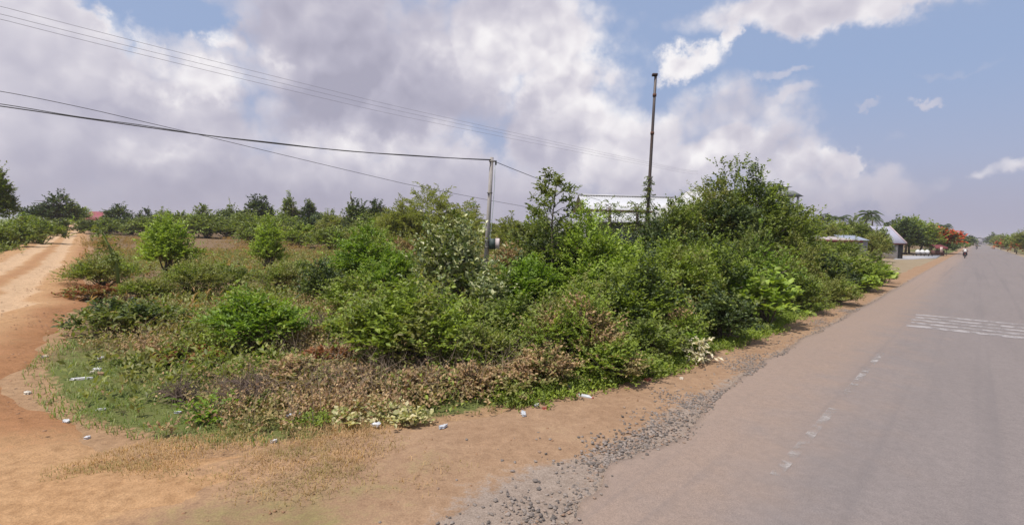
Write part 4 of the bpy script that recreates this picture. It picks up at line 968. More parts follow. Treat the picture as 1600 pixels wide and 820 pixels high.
def hip_house():
    d = 38.0; xl, xr = at(1027, 345, d)[0], at(1236, 345, d)[0]; rl, rr = at(1078, 294, d + 4)[0], at(1190, 294, d + 4)[0]
    ze, zr = at(1030, 350, d)[2], at(1080, 298, d + 4)[2]
    o = empty('hipped_house', (xl, d, 0), 'house with white hipped metal roof mostly hidden behind the tallest mound', 'house'); w = xr - xl; a, b = rl - xl, rr - xl
    m = MB(); corrugated(m, (0, 0, ze), (w, 0, ze), (b, 4, zr), (a, 4, zr)); m.out('front_roof', WHITE, o)
    m = MB(); corrugated(m, (w, 8, ze), (0, 8, ze), (a, 4.02, zr), (b, 4.02, zr)); m.out('rear_roof', WHITE, o)
    for A_, B_, C_ in (((0, 8, ze), (0, 0, ze), (a, 4.01, zr)), ((w, 0, ze), (w, 8, ze), (b, 4.01, zr))):
        m = MB(); corrugated(m, A_, B_, C_, C_); m.out('end_roof', WHITE, o)
    m = MB(); m.box((w / 2, 4, (ze - .05) / 2), (w - 1, 6.8, ze - .05)); m.out('wall', GREYWALL, o)
    m = MB(); m.tube([[a, 4, zr + .05], [b, 4, zr + .05]], .12, 6); m.out('ridge_cap', WHITE, o)
    for q in (.2, .45, .7):
        m = MB(); m.box((w * q, .58, 1.7), (1.0, .06, 1.1)); f = m.out('window', plain_mat('window_dark', (.04, .045, .05), .25, .1), o); m = MB()
        m.box((w * q, .53, 1.7), (.06, .05, 1.1)); m.box((w * q, .54, 1.1), (1.2, .08, .08)); m.out('frame', WHITE, f)
hip_house()
def pavilion():
    d = 41.0; c = at(1214, 300, d); zE = at(1214, 308, d)[2]; zT = at(1214, 291, d)[2]; w = 27 * d / FPX
    o = empty('pavilion', (c[0], d, 0), 'open pavilion on slim posts with white tiered roof above the mound', 'pavilion')
    def tier(z0, z1, w0, w1): 
        m = MB(); V = [[-w0, -w0, z0], [w0, -w0, z0], [w0, w0, z0], [-w0, w0, z0], [-w1, -w1, z1], [w1, -w1, z1], [w1, w1, z1], [-w1, w1, z1]]
        return m.add(V, [[0, 1, 5, 4], [1, 2, 6, 5], [2, 3, 7, 6], [3, 0, 4, 7], [3, 2, 1, 0], [4, 5, 6, 7]])
    tier(zE, zE + .45, w, w * .62).out('lower_roof', plain_mat('roof_grey_green', (.20, .21, .19), .8, .2), o)
    tier(zE + .75, zT, w * .58, w * .42).out('upper_roof', WHITE, o)
    tier(zE + .45, zE + .75, w * .42, w * .42).out('neck', WHITE, o)
    m = MB(); m.box((0, 0, (zE - 1.9) / 2), (w * 1.7, w * 1.7, zE - 1.9)); m.out('base', GREYWALL, o)
    for q in range(4):
        for r in range(2):
            m = MB(); m.box((-w * .8 + q * w * .53, -w * .8 + r * w * 1.6, zE - .97), (.13, .13, 1.9)); m.out('post', plain_mat('post_white', (.6, .6, .6), .7, .1), o)
pavilion()
def shed():
    d = 46.0; x0, x1 = at(1262, 375, d)[0], at(1338, 375, d)[0]; z = at(1300, 375, d)[2]; w = x1 - x0
    o = empty('shed', (x0, d, 0), 'low shed with flat roof edged in dark red, behind the thicket end', 'shed')
    m = MB(); corrugated(m, (-.2, -.5, z), (w + .2, -.5, z), (w + .2, 3.6, z + .32), (-.2, 3.6, z + .32), .2, .025); m.out('roof', plain_mat('rusted_sheet', (.42, .38, .36), .7, .15, 3, dirt=(.22, .11, .07)), o)
    m = MB(); m.box((w / 2, -.53, z - .07), (w + .45, .05, .20)); m.out('fascia', plain_mat('fascia_dark_red', (.16, .045, .04), .7, .2), o)
    m = MB(); m.box((w / 2, 1.7, z / 2 - .05), (w - .3, 3.2, z - .1)); m.out('wall', GREYWALL, o)
    for q in (.18, .52):
        m = MB(); m.box((w * q, .07, 1.0), (1.0, .06, 2.0)); m.out('door', DARKGREY, o)
    for q in (.02, .35, .68, .98):
        m = MB(); m.box((w * q, -.35, z / 2 - .1), (.09, .09, z - .2)); m.out('post', plain_mat('post_grey', (.35, .36, .38), .6, .1), o)
shed()
def water_tank():
    d = 50.0; p = at(1330, 371, d)
    o = empty('lean_to', (p[0], d, 0), 'small blue-grey lean-to roof beside the red-edged shed', 'lean-to'); z = p[2]
    m = MB(); corrugated(m, (-1, -1, z - .25), (1.2, -1, z - .25), (1.2, 1.2, z + .2), (-1, 1.2, z + .2), .2, .025); m.out('roof', plain_mat('blue_grey_sheet', (.30, .33, .40), .5, .1), o)
    m = MB(); m.box((.1, .1, (z - .35) / 2), (2, 1.8, z - .35)); m.out('wall', GREYWALL, o)
water_tank()
def gable_house():
    d = 69.0; x0, x1 = at(1384, 400, d)[0], at(1411, 400, d)[0]; w = x1 - x0; ze = at(1400, 380, d)[2]; zr = at(1392, 354, d + 3)[2]
    o = empty('gabled_house', (x0, d, 0), 'small grey house with steep lavender-grey gabled roof beside the sandy yard', 'house', rz=0)
    m = MB(); corrugated(m, (-.4, -.25, ze), (w + .2, -.25, ze), (w + .1, 3, zr), (-.3, 3, zr), .3, .03); m.out('roof', plain_mat('lavender_grey_roof', (.36, .36, .44), .6, .1, 2, dirt=(.45, .40, .44)), o)
    m = MB(); corrugated(m, (w + .2, 6.6, ze), (-.5, 6.6, ze), (-.3, 3.02, zr), (w + .1, 3.02, zr), .3, .03); m.out('rear_roof', plain_mat('lavender_grey_roof_rear', (.36, .36, .44), .6, .1, 2), o)
    m = MB(); m.box((w / 2, 3, ze / 2 - .1), (w - .2, 6, ze - .2)); m.add([[.1, 0, ze - .2], [.1, 6, ze - .2], [.1, 3, zr - .1], [w - .1, 0, ze - .2], [w - .1, 6, ze - .2], [w - .1, 3, zr - .1]], None, [[0, 1, 2], [3, 5, 4]]); m.out('wall', plain_mat('grey_wash', (.52, .50, .47), .9, .15, 2, dirt=(.25, .22, .2)), o)
    m = MB(); m.box((w / 2 - .1, -.28, ze - .08), (w + .65, .05, .18)); m.out('fascia', plain_mat('fascia_brown', (.12, .05, .045), .7, .2), o)
    m = MB(); m.tube([[w + .17, -.27, ze + .06], [w + .12, 3, zr + .06]], .09, 4); m.out('verge_board', plain_mat('verge_pink', (.55, .44, .46), .7, .1), o)
    m = MB(); m.box((w * .82, -.04, 1.0), (.6, .08, 1.95)); f = m.out('door', DARKGREY, o)
    m = MB(); m.box((w * .33, -.04, 1.35), (.9, .08, .9)); f = m.out('window', plain_mat('shutter_grey', (.22, .23, .24), .6, .1), o); m = MB(); m.box((w * .33, -.09, .86), (1.1, .12, .06)); m.out('sill', GREYWALL, f)
gable_house()
def tile_roof_house():
    d = 80.0; p = at(1325, 356, d); z = p[2]; w = 22 * d / FPX
    o = empty('tiled_house', (p[0], d, 0), 'house among the palms with weathered orange-brown roof', 'house')
    m = MB(); corrugated(m, (-w, -2, z - 1.0), (w, -2, z - 1.0), (w * .8, 1, z + .5), (-w * .8, 1, z + .5), .4, .05); corrugated(m, (w, 4, z - 1.0), (-w, 4, z - 1.0), (-w * .8, 1.02, z + .5), (w * .8, 1.02, z + .5), .4, .05)
    m.out('roof', plain_mat('orange_brown_roof', (.33, .20, .15), .8, .2, 2, dirt=(.4, .33, .3)), o)
    m = MB(); m.box((0, 1, (z - 1.1) / 2), (w * 1.8, 5, z - 1.1)); m.out('wall', GREYWALL, o)
tile_roof_house()
def red_roof_house():
    d = 140.0; p = at(147, 338, d); zE, zR = at(147, 345, d)[2], at(147, 330.5, d)[2]; w = 13.5 * d / FPX
    o = empty('maroon_roofed_house', (p[0], d, 0), 'small house with maroon roof at the far end of the dirt track', 'house')
    m = MB(); corrugated(m, (-w, -1.5, zE), (w, -1.5, zE), (w * .95, 1.5, zR), (-w * .95, 1.5, zR), .5, .06); corrugated(m, (w, 4.5, zE), (-w, 4.5, zE), (-w * .95, 1.52, zR), (w * .95, 1.52, zR), .5, .06); m.out('roof', plain_mat('maroon_roof', (.27, .055, .075), .6, .15, 1), o)
    m = MB(); m.box((0, 1.5, zE / 2 - .1), (w * 1.8, 5, zE - .2)); m.out('wall', plain_mat('plank_wall', (.22, .19, .17), .9, .2), o)
    m = MB(); m.box((w * .3, -1.04, 1.0), (1.0, .1, 2.0)); m.out('door', DARKGREY, o)
red_roof_house()
for px, d, y0, hw, lab, col in ((1537, 620, 371, 4.2, 'hazy grey building, tallest at the far end of the road', (.27, .26, .28)), (1545.5, 560, 376.5, 3.6, 'low pale building at the far end of the road, across from the dark tree', (.5, .47, .45))):
    p = at(px, y0, d); w = hw * d / FPX; o = empty('roadside_building', (p[0], d, 0), lab, 'building'); z = p[2]
    m = MB(); m.box((0, 2, z / 2 - .6), (2 * w, 7, z - 1.2)); m.out('wall', plain_mat('far_wall', col, .9, .1, .5), o)
    m = MB(); corrugated(m, (-w - .4, -2.2, z - 1.1), (w + .4, -2.2, z - 1.1), (w + .4, 2, z), (-w - .4, 2, z), .6, .06); corrugated(m, (w + .4, 6.2, z - 1.1), (-w - .4, 6.2, z - 1.1), (-w - .4, 2.02, z), (w + .4, 2.02, z), .6, .06); m.out('roof', plain_mat('far_roof', tuple(v * .7 for v in col), .8, .1, .5), o)
    for q in (-.5, .1, .6):
        m = MB(); m.box((w * q, -1.55, 1.4), (w * .3, .1, 2.4)); m.out('window', DARKGREY, o)

# ------------------------------------------------------------------ things in the yard and by the road
def slab():
    P = [gpt(1396, 405.5), gpt(1462, 403), gpt(1470, 399), gpt(1412, 400)]; z = [.04] * 4
    P = np.array([[p[0], p[1], .05] for p in P]); m = MB(); m.add(np.concatenate([P, P - [0, 0, .2]]), [[0, 1, 2, 3], [0, 4, 5, 1], [1, 5, 6, 2], [2, 6, 7, 3], [3, 7, 4, 0]]); o = m.out('pavement', plain_mat('driveway_concrete', (.36, .36, .38), .9, .1, 1, dirt=(.28, .25, .22))); o['kind'] = 'structure'
slab()
JAR = plain_mat('white_glazed_jar', (.78, .77, .74), .5, .08, 3)
for px, lab in ((1434, 'white round water jar nearest the grey gabled house'), (1441, 'white round water jar, middle one of three on the dark bench'), (1448.5, 'white round water jar at the flame tree end of the bench')):
    p = at(px, 395, 84.0); lab = lab.replace('nearest', 'next to')
    o = empty('water_jar', (p[0], 84, .34), lab, 'jar', 'white water jars on a low bench')
    m = MB(); m.lathe([(0, 0), (.2, .01), (.31, .2), (.345, .4), (.28, .58), (.17, .64), (.16, .7), (.19, .72), (.13, .72), (.13, .6)], 16); m.out('body', JAR, o, True)
    m = MB(); m.lathe([(0, .72), (.2, .725), (.19, .75), (0, .78)], 14); m.out('lid', JAR, o, True)
def bench():
    a, b = at(1428, 400, 84)[0], at(1455, 400, 84)[0]; w = b - a; o = empty('low_bench', (a, 84, 0), 'low dark bench carrying the three white jars', 'bench')
    m = MB(); m.box((w / 2, 0, .30), (w, .9, .08)); m.out('top', plain_mat('bench_wood', (.06, .05, .045), .8, .2), o)
    for q in (.05, .5, .95):
        for r in (-.35, .35):
            m = MB(); m.box((w * q, r, .13), (.09, .09, .26)); m.out('leg', plain_mat('bench_leg', (.05, .045, .04), .8, .2), o)
bench()
def stall():
    p = at(1465, 395, 92); o = empty('roadside_stall', (p[0], 92, 0), 'small roadside stall with dark red awning under the flame tree', 'stall')
    m = MB(); m.add([[-1.1, -.8, 1.5], [1.1, -.8, 1.5], [1.1, .7, 1.9], [-1.1, .7, 1.9], [-1.1, -.8, 1.44], [1.1, -.8, 1.44], [1.1, .7, 1.84], [-1.1, .7, 1.84], [-1.1, -.83, 1.2], [1.1, -.83, 1.2]], [[0, 1, 2, 3], [7, 6, 5, 4], [0, 3, 7, 4], [1, 5, 6, 2], [8, 9, 1, 0]]); m.out('awning', plain_mat('dark_red_cloth', (.20, .05, .055), .8, .2), o)
    m = MB(); m.box((0, 0, .45), (1.9, .7, .9)); m.out('counter', plain_mat('stall_brown', (.14, .07, .06), .8, .2), o)
    for sx in (-1, 1):
        for sy in (-.7, .6):
            m = MB(); m.box((sx, sy, .75), (.07, .07, 1.5 if sy < 0 else 1.78)); m.out('post', BARK, o)
    p = at(1470.5, 394, 90); o = empty('signboard', (p[0], 90, 0), 'narrow pinkish-white signboard on a post in front of the stall', 'sign')
    m = MB(); m.box((0, 0, 1.05), (.45, .06, .9)); m.out('board', plain_mat('board_pinkish', (.65, .5, .45), .6, .1), o); m = MB(); m.box((0, .06, .5), (.07, .05, 1.0)); m.out('post', BARK, o)
stall()
p = at(1568.5, 392, 190); o = empty('white_signboard', (p[0], 190, 0), 'plain white signboard standing on the verge across the road', 'sign')
m = MB(); m.box((0, 0, 1.15), (.95, .08, 1.3)); m.out('board', JAR, o); m = MB(); m.box((-.35, .07, .45), (.08, .06, .9)); m.box((.35, .07, .45), (.08, .06, .9)); m.out('post', BARK, o)

# people on motorbikes -------------------------------------------------
def torus(mb, c, Rr, r, n=18, k=6):
    a = np.linspace(0, 2 * np.pi, n + 1); return mb.tube(np.column_stack([np.cos(a) * Rr + c[0], np.full(n + 1, c[1]), np.sin(a) * Rr + c[2]]), r, k, False)
BLACK = plain_mat('black_rubber', (.02, .02, .02), .8, .2); PAINT = plain_mat('bike_dark_paint', (.03, .025, .03), .3, .1); CHROME = plain_mat('steel', (.5, .5, .5), .3, .1, 5, .9)
SKIN = plain_mat('skin', (.30, .17, .11), .6, .1); HAIR = plain_mat('hair', (.012, .01, .01), .6, .2)
def skin_body(name, pts, edges, mat, parent, sub=1):
    me = bpy.data.meshes.new(name); me.from_pydata([p[:3] for p in pts], edges, []); o = bpy.data.objects.new(name, me); C.objects.link(o); me.materials.append(mat)
    sk = o.modifiers.new('skin', 'SKIN'); sk.use_smooth_shade = True
    for i, p_ in enumerate(pts): me.skin_vertices[0].data[i].radius = (p_[3], p_[3])
    me.skin_vertices[0].data[0].use_root = True
    sb = o.modifiers.new('sub', 'SUBSURF'); sb.levels = sb.render_levels = sub; o.parent = parent; return o
def motorbike(px, d, lab, rlab, shirt, heading):
    p = at(px, 395, d); s_, t_ = xy2st(p[0], d); z = float(road_z(s_, t_)); rz = math.atan2(RD[1], RD[0]) + heading
    o = empty('motorbike', (p[0], d, z), lab, 'motorbike', rz=rz)
    for x in (-.62, .62):
        m = MB(); torus(m, (x, 0, .29), .255, .045); w = m.out('wheel', BLACK, o, True); m = MB(); torus(m, (x, 0, .29), .19, .015); m.tube([[x, -.05, .29], [x, .05, .29]], .05, 8)
        for q in range(5): m.tube([[x, 0, .29], [x + .19 * math.cos(q * 1.257), 0, .29 + .19 * math.sin(q * 1.257)]], .012, 4)
        m.out('rim', CHROME, w)
    m = MB(); m.tube([[.62, .07, .29], [.45, .07, .8]], .03, 6); m.tube([[.62, -.07, .29], [.45, -.07, .8]], .03, 6); m.out('fork', CHROME, o)
    m = MB(); m.tube([[.48, 0, .82], [.36, 0, .55], [.05, 0, .38], [-.3, 0, .5], [-.75, 0, .72]], [.06, .09, .13, .12, .06], 8); m.box((-.05, 0, .30), (.4, .2, .2)); m.out('body', PAINT, o, True)
    m = MB(); m.tube([[.12, 0, .70], [-.2, 0, .74], [-.7, 0, .80]], [.09, .13, .09], 8); m.out('seat', BLACK, o, True)
    m = MB(); m.tube([[.42, -.34, .98], [.46, -.15, .95], [.46, .15, .95], [.42, .34, .98]], .018, 6); m.out('handlebar', BLACK, o)
    m = MB(); m.lathe([(0, -.06), (.08, -.04), (.09, .05), (0, .06)], 10, (.56, 0, .86)); m.out('headlight', CHROME, o, True)
    m = MB(); m.box((-.8, 0, .72), (.05, .14, .08)); m.out('tail_light', plain_mat('tail_red', (.4, .02, .02), .3), o)
    m = MB(); m.tube([[-.1, -.13, .27], [-.85, -.16, .36]], [.03, .05], 8); m.out('exhaust', CHROME, o)
    r = empty('person', (p[0], d, z), rlab, 'person', rz=rz)
    pts = [(-.2, 0, .86, .14), (-.16, 0, 1.08, .135), (-.1, 0, 1.32, .15), (-.07, 0, 1.43, .08), (-.04, 0, 1.53, .06), (-.02, 0, 1.63, .10), (-.02, 0, 1.73, .095)]
    ed = [(0, 1), (1, 2), (2, 3), (3, 4), (4, 5), (5, 6)]
    for sg in (1, -1):
        b = len(pts); pts += [(-.09, .19 * sg, 1.37, .06), (.06, .26 * sg, 1.15, .05), (.3, .3 * sg, 1.06, .04), (.40, .3 * sg, 1.0, .04)]; ed += [(3, b), (b, b + 1), (b + 1, b + 2), (b + 2, b + 3)]
        for q, (dy, ln) in enumerate(((-.03, .075), (-.01, .085), (.01, .08), (.03, .065))): k = len(pts); pts += [(.44, .3 * sg + dy, .985, .010), (.40 + ln * .9, .3 * sg + dy, .955, .009)]; ed += [(b + 3, k), (k, k + 1)]
        k = len(pts); pts += [(.40, (.3 - .05) * sg, .97, .011)]; ed += [(b + 3, k)]
        b = len(pts); pts += [(-.15, .12 * sg, .82, .095), (.2, .2 * sg, .72, .075), (.08, .19 * sg, .42, .05), (.0, .18 * sg, .31, .04), (.16, .2 * sg, .27, .035)]; ed += [(0, b), (b, b + 1), (b + 1, b + 2), (b + 2, b + 3), (b + 3, b + 4)]
    skin_body('body', pts, ed, SKIN, r)
    sp = [(-.2, 0, .9, .165), (-.16, 0, 1.08, .16), (-.1, 0, 1.32, .17), (-.08, 0, 1.42, .10)]; se = [(0, 1), (1, 2), (2, 3)]
    for sg in (1, -1): b = len(sp); sp += [(-.09, .2 * sg, 1.36, .08), (.04, .255 * sg, 1.18, .068)]; se += [(3, b), (b, b + 1)]
    skin_body('shirt', sp, se, plain_mat('shirt', shirt, .9, .1), r)
    tp = [(-.2, 0, .86, .15)]; te = []
    for sg in (1, -1): b = len(tp); tp += [(-.15, .12 * sg, .83, .11), (.2, .2 * sg, .73, .09), (.08, .19 * sg, .42, .065), (.02, .185 * sg, .34, .06)]; te += [(0, b), (b, b + 1), (b + 1, b + 2), (b + 2, b + 3)]
    skin_body('trousers', tp, te, plain_mat('trousers', (.03, .03, .045), .9, .1), r)
    m = MB(); m.lathe([(.115, 1.66), (.125, 1.72), (.105, 1.79), (.06, 1.83), (0, 1.84)], 12, (-.035, 0, 0)); m.out('hair', HAIR, r, True)
motorbike(1508, 78, 'dark motorbike riding along the road near the sandy verge', 'person in a white shirt riding the motorbike near the sandy verge', (.78, .77, .75), 0)
motorbike(1525.5, 175, 'distant motorbike, a dark speck in the middle of the road', 'person in dark clothes on the distant motorbike mid road', (.08, .07, .08), math.pi)

# ------------------------------------------------------------------ gravel, litter, pale plants
def gravel(name, mat, XYZ, sz, seed):
    g = np.random.default_rng(seed); n = len(XYZ)
    oct_ = np.array([[1, 0, 0], [0, 1, 0], [-1, 0, 0], [0, -1, 0], [.6, .6, .6], [-.6, .5, .7], [-.5, -.6, .6], [.6, -.5, .55], [0, 0, -.5]], float)
    F = np.array([[4, 5, 6], [4, 6, 7], [0, 1, 4], [1, 5, 4], [1, 2, 5], [2, 6, 5], [2, 3, 6], [3, 7, 6], [3, 0, 7], [0, 4, 7]])
    a = g.uniform(0, 6.28, n); V = np.repeat(oct_[None], n, 0) * g.uniform(.65, 1.35, (n, 9, 1)) * (sz * g.uniform(.4, 1.3, n) ** 1.5)[:, None, None] * np.array([1, .8, .7])
    c, s2 = np.cos(a)[:, None], np.sin(a)[:, None]; V = np.stack([V[..., 0] * c - V[..., 1] * s2, V[..., 0] * s2 + V[..., 1] * c, V[..., 2]], -1) + XYZ[:, None, :]
    T = (F[None] + (np.arange(n) * 9)[:, None, None]).reshape(-1, 3); o = mk(name, V.reshape(-1, 3), [T], mat); o['kind'] = 'stuff'
def stone_mat():
    mt, t, out = new_mat('stone_chips'); rnd = t.node('ShaderNodeNewGeometry').outputs['Random Per Island']
    col = t.ramp(rnd, [(0, (.10, .085, .075)), (.4, (.21, .175, .15)), (.75, (.30, .25, .215)), (1, (.28, .18, .12))]); bs = t.node('ShaderNodeBsdfPrincipled', in_Roughness=.9); t.put(bs.inputs['Base Color'], col); t.l.new(bs.outputs[0], out.inputs[0]); return mt
STONE = stone_mat()
g_ = np.random.default_rng(31); n_ = 30000; S1 = g_.uniform(-4, 22, n_) ; T1 = road_edge(S1) - .12 + np.abs(g_.normal(0, .36, n_)) * (1 + .9 * (S1 < 5.5)); X1, Y1 = st2xy(S1, T1)
kp = g_.random(n_) < .05 + .75 * sst(fbm(S1 * .9, T1 * 1.4 + 3, 3), -.05, .45)
zz = np.where(T1 < road_edge(S1), road_z(S1, T1) + .002, -.047 + .02 * fbm(X1 * .8, Y1 * .8, 3) + .018 * fbm(X1 * 4, Y1 * 4, 3) + .07 * sst(T1, 3.2, 6.0) * sst(-S1, -3, 2))
gravel('gravel', STONE, np.column_stack([X1, Y1, zz])[kp], .017, 32)
g_ = np.random.default_rng(37); n_ = 7000; S1 = g_.uniform(-2, 8, n_); T1 = road_edge(S1) + np.abs(g_.normal(0, .3, n_)) + .02; X1, Y1 = st2xy(S1, T1); kp = g_.random(n_) < .1 + .9 * sst(fbm(S1 * 1.2, T1 * 1.6 + 8, 3), -.1, .35)
gravel('rubble', STONE, np.column_stack([X1, Y1, -.045 + 0 * S1])[kp], .019, 38)
g_ = np.random.default_rng(33); n_ = 5000; S1 = g_.uniform(-8, 20, n_); T1 = g_.uniform(2.8, 6, n_); X1, Y1 = st2xy(S1, T1); kp = (T1 < sh_out(S1) + .2) & (g_.random(n_) < .06 + .8 * sst(fbm(X1 * .9, Y1 * .9, 3), 0, .4))
zz = -.047 + .02 * fbm(X1 * .8, Y1 * .8, 3) + .018 * fbm(X1 * 4, Y1 * 4, 3) + .07 * sst(T1, 3.2, 6.0) * sst(-S1, -3, 2)
CLOD = plain_mat('dirt_clod', (.30, .17, .095), .95, .3, 8)
gravel('dirt_clods', CLOD, np.column_stack([X1, Y1, zz])[kp], .014, 34)
g_ = np.random.default_rng(35); n_ = 5000; T1 = g_.uniform(6.5, 34, n_); S1 = tr_l(T1) + g_.random(n_) ** .6 * (tr_r(T1) + .5 - tr_l(T1)); X1, Y1 = st2xy(S1, T1)
kp = g_.random(n_) < .8 * sst(fbm(X1 * .7, Y1 * .7, 3), 0, .4) + .06
gravel('track_clods', CLOD, np.column_stack([X1, Y1, gh(X1, Y1) + .12])[kp], .02, 36)

PLASTIC = {'white': plain_mat('plastic_white', (.60, .60, .61), .5, .1, 9, dirt=(.32, .22, .15), dirt_amt=.7), 'clear': plain_mat('plastic_greyish', (.50, .52, .55), .3, .15, 9), 'red': plain_mat('wrapper_red', (.35, .10, .07), .4, .2, 9), 'paper': plain_mat('paper_cream', (.62, .56, .46), .8, .12, 9), 'brown': plain_mat('card_brown', (.30, .18, .11), .9, .2, 9)}
def crumple(px, py, sx, sy, sz, mat, name, label, cat, seed, dz=0.0):
    """a crushed sheet: a small closed skin folded along random creases"""
    g = np.random.default_rng(seed); p = gpt(px, py); s_, t_ = xy2st(p[0], p[1]); z = float(gh(p[0], p[1])) if t_ > sh_out(s_) + .25 else -.05 + .07 * float(sst(t_, 3.2, 6.0) * sst(-s_, -3, 2))
    if t_ > 6 and float(tr_l(t_)) < s_ < float(tr_r(t_)): z += .10
    z -= .012; sz *= .75
    n, k = 13, 11; u, v = np.meshgrid(np.linspace(-1, 1, n), np.linspace(-1, 1, k), indexing='ij'); h = np.zeros_like(u)
    for q in range(9):
        a = g.uniform(0, 6.28); h += np.abs(np.cos(a) * u + np.sin(a) * v + g.uniform(-.8, .8)) * g.uniform(-1, 1)
    h = h * (1 - .75 * np.clip(u * u + v * v, 0, 1)) + .35 * g.normal(0, .5, u.shape)
    h = (h - h.min()) / (np.ptp(h) + 1e-6); aa = np.arctan2(v, u); rim = (1 + .22 * np.sin(aa * 2 + g.uniform(0, 6)) + .16 * np.sin(aa * 5 + g.uniform(0, 6))) / np.maximum(1, np.hypot(u, v)) * (1 - .12 * g.random(u.shape))
    top = np.stack([u * sx * rim * .7, v * sy * rim * .7, .012 + h * sz * .7], -1).reshape(-1, 3); bot = top * [1, 1, .45] - [0, 0, .012]
    i = np.arange(n - 1)[:, None] * k; j = np.arange(k - 1)[None, :]; Q = np.stack([i + j, i + k + j, i + k + j + 1, i + j + 1], -1).reshape(-1, 4); N = n * k
    rimi = np.concatenate([np.arange(k), np.arange(1, n) * k + k - 1, np.arange(k - 2, -1, -1) + (n - 1) * k, np.arange(n - 2, 0, -1) * k]); r2 = np.roll(rimi, -1)
    m = MB(); a = g.uniform(0, 6.28); Rm = np.array([[math.cos(a), -math.sin(a), 0], [math.sin(a), math.cos(a), 0], [0, 0, 1]])
    m.add(np.concatenate([top, bot]) @ Rm.T, np.concatenate([Q, Q[:, ::-1] + N, np.stack([rimi, rimi + N, r2 + N, r2], -1)])); o = m.out(name, PLASTIC[mat], None, False, (p[0], p[1], z + .02 + dz)); return tag(o, label, cat)
def bottle(px, py, label, seed, mat='clear'):
    p = gpt(px, py); g = np.random.default_rng(seed); o = empty('plastic_bottle', (p[0], p[1], float(gh(p[0], p[1])) + .06), label, 'bottle', rz=g.uniform(0, 6)); o.rotation_euler[1] = R(88)
    m = MB(); m.lathe([(0, 0), (.032, 0), (.035, .02), (.033, .07), (.036, .11), (.035, .17), (.015, .21), (.014, .23)], 12); m.out('body', PLASTIC[mat], o, True); m = MB(); m.lathe([(.017, .225), (.017, .25), (0, .252)], 10); m.out('cap', PLASTIC['red'], o)
K_ = crumple
K_(126, 585, .19, .06, .03, 'white', 'plastic_bag', 'flat white plastic strip lying on the grass beside the track', 'bag', 1)
K_(152, 571, .10, .07, .05, 'white', 'plastic_bag', 'white plastic bag by the dark bush at the track bend', 'bag', 2)
K_(157, 556, .07, .05, .06, 'white', 'plastic_bag', 'small bluish-white bag under the dark bush at the bend', 'bag', 3)
K_(145, 574, .06, .05, .03, 'paper', 'paper_scrap', 'cream paper scrap beside the white bag on the grass', 'paper', 4)
K_(156, 578, .10, .07, .06, 'brown', 'crushed_carton', 'brown crushed carton among the white bags on the grass', 'carton', 5)
K_(42, 604, .12, .05, .03, 'paper', 'paper_scrap', 'pale paper scrap lying out on the bare dirt track', 'paper', 6)
K_(70, 556, .07, .06, .04, 'paper', 'paper_scrap', 'small pale paper scrap farther up the track edge', 'paper', 7)
K_(103, 645, .085, .06, .05, 'white', 'plastic_bag', 'crumpled white bag where track dirt meets the grass', 'bag', 8)
K_(136, 667, .05, .04, .03, 'white', 'paper_scrap', 'tiny white scrap on the dirt below the grass patch', 'paper', 9)
K_(158, 626, .07, .025, .02, 'white', 'paper_scrap', 'thin white strip in the middle of the grass patch', 'paper', 10)
K_(278, 628, .06, .04, .05, 'clear', 'plastic_bag', 'pale clear bag at the rusty weed clump', 'bag', 11)
K_(547, 648, .07, .05, .04, 'paper', 'paper_scrap', 'cream paper scrap beside the pale creeping leaves', 'paper', 12)
K_(587, 659, .09, .06, .07, 'clear', 'plastic_bag', 'greyish plastic bag next to the pale creeping leaves', 'bag', 13)
K_(692, 662, .10, .045, .035, 'clear', 'plastic_wrapper', 'silvery wrapper on the edge of the bank', 'wrapper', 14)
K_(838, 629, .06, .045, .04, 'white', 'plastic_bag', 'small white bag at the bank with a red scrap beside', 'bag', 15)
K_(852, 634, .05, .04, .03, 'red', 'plastic_wrapper', 'red wrapper at the bank below the vine mound', 'wrapper', 16)
K_(818, 642, .10, .06, .05, 'clear', 'plastic_bag', 'flattened clear bag on the dirt below the brown weeds', 'bag', 17)
K_(889, 603, .06, .05, .11, 'clear', 'plastic_bag', 'upright greyish bag caught in weeds under the vine mound', 'bag', 18)
K_(428, 676, .07, .03, .03, 'white', 'paper_scrap', 'white scrap on the grass fringe below olive weeds', 'paper', 19)
K_(1065, 588, .06, .035, .03, 'paper', 'paper_scrap', 'pale scrap on the orange shoulder near the withered branch', 'paper', 20)
bottle(445, 640, 'clear crushed bottle in the grass below the olive weeds', 3); bottle(905, 612, 'clear bottle lying at the bank below the vine mound', 4)
K_(1012, 590, .09, .06, .05, 'red', 'broken_brick', 'reddish broken brick lump on the road shoulder', 'brick', 21)
def creeping(px, py, r, style, label, seed, n=60, name='creeping_plant', hgt=.14):
    p = gpt(px, py); o = empty(name, (p[0], p[1], float(gh(p[0], p[1]))), label, 'plant'); g = np.random.default_rng(seed)
    B = np.column_stack([g.normal(0, r * .5, n), g.normal(0, r * .4, n), g.uniform(.03, hgt, n)]); D = nrm(np.column_stack([g.normal(0, 1, n), g.normal(0, 1, n), g.uniform(.1, .9, n)]))
    L, Wd, m, tw, up, dr, mt = STY[style]; arr = sprays(g, B, D, np.full(n, tw * .8), m, L * .8, Wd * .8, dr, up); V, T = leaf_arr(*arr); V[:, 2] = np.maximum(V[:, 2], .01); mk('foliage', V, [T], LM[mt], o)
    st = MB()
    for i in range(12): st.tube(np.stack([[0, 0, .01], B[i] * .6 + [0, 0, .02], B[i] + D[i] * tw * .5]), .006, 4)
    st.out('stems', BARK, o)
creeping(640, 655, .26, 'pale', 'pale creeping plant with large whitish leaves on the bank, widest of them', 1, 34)
creeping(600, 640, .25, 'pale', 'pale creeping plant behind the greyish plastic bag', 2, 26)
creeping(545, 652, .2, 'pale', 'yellowish creeping plant at the edge of the grass fringe', 3, 20)
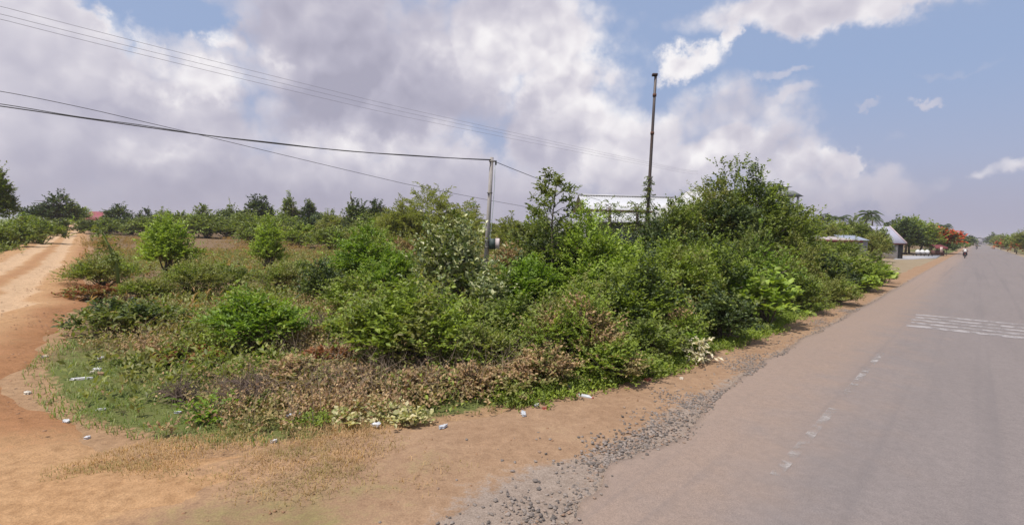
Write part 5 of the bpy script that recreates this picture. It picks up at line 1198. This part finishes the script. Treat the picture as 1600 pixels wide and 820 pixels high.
creeping(490, 655, .24, 'weed', 'small green creeping plant at the grass fringe', 4, 40)
creeping(1092, 562, .26, 'white', 'withered branch with bleached white leaves on the road shoulder', 5, 42, 'withered_branch', .5)
creeping(320, 638, .22, 'vivid', 'bright green seedling in the grass fringe', 6, 26, 'seedling', .25)
def dead_twigs(px, py, r, h, label, seed, n=70):
    p = gpt(px, py); o = empty('dead_bush', (p[0], p[1], float(gh(p[0], p[1]))), label, 'bush'); g = np.random.default_rng(seed); st = MB(); tw = MB()
    for i in range(n):
        a = g.uniform(0, 6.28); q = g.random() ** .5; e = np.array([math.cos(a) * r * q, math.sin(a) * r * q * .8, h * g.uniform(.4, 1) * (1.1 - .6 * q)]); md = e * .5 + [0, 0, h * .12] + g.normal(0, .05, 3)
        st.tube(np.stack([[0, 0, -.03], md, e]), [.011, .007, .003], 4)
        for k in range(5):
            f = g.uniform(.4, 1); b = e * f + (md - e * .5) * (1 - abs(2 * f - 1)); tw.tube(np.stack([b, b + g.normal(0, .13, 3) + [0, 0, .04]]), [.004, .0015], 3, False)
    st.out('stems', LM['twig'], o); tw.out('twigs', LM['twig'], o)
dead_twigs(392, 610, .75, .55, 'purplish-brown leafless bush below the bright dark-bottomed bush', 1)
dead_twigs(560, 600, .6, .5, 'leafless dark twigs under the broad fresh bush', 2)
dead_twigs(745, 540, .6, .7, 'grey-brown leafless twigs before the smaller pale-leaved shrub', 3)
dead_twigs(500, 520, .8, .6, 'leafless brown twigs in the bare patch beside the broad fresh bush', 4)
dead_twigs(280, 612, .4, .35, 'dark leafless twig tangle over the grass patch', 5, 40)

def dry_twigs():
    XY, S1, T1 = scatter(5200, 0, 14, 4, 12, p_dry, 41); g = np.random.default_rng(42); n = len(XY); m = MB()
    P0 = np.column_stack([XY, gh(XY[:, 0], XY[:, 1])])
    for i in range(n):
        h = g.uniform(.25, .7); a = g.normal(0, .45, 2) * h; b = P0[i]
        q = b + [a[0] * .4, a[1] * .4, h * .55]; e = b + [a[0], a[1], h]
        m.tube(np.stack([b, q, e]), [.005, .004, .0015], 3, False)
        for k in range(2):
            f = q + (e - q) * g.random(); m.tube(np.stack([f, f + g.normal(0, .11, 3) + [0, 0, .07]]), [.003, .0012], 3, False)
    o = m.out('dry_twigs', plain_mat('pale_twig', (.33, .25, .18), .9, .35, 9)); o['kind'] = 'stuff'
dry_twigs()
# ------------------------------------------------------------------ humid air
def haze():
    m = MB(); m.box((0, 0, (-1.2 + 16) / 2), (14400, 14400, 17.2)); mt, t, out = new_mat('humid_air')
    v = t.n.new('ShaderNodeVolumePrincipled'); v.inputs['Color'].default_value = (.93, .92, .97, 1); v.inputs['Density'].default_value = .0003; v.inputs['Anisotropy'].default_value = .2
    t.l.new(v.outputs[0], out.inputs['Volume']); o = m.out('haze', mt); o['kind'] = 'stuff'
haze()
scene.cycles.volume_bounces = 1
#==NEXT==
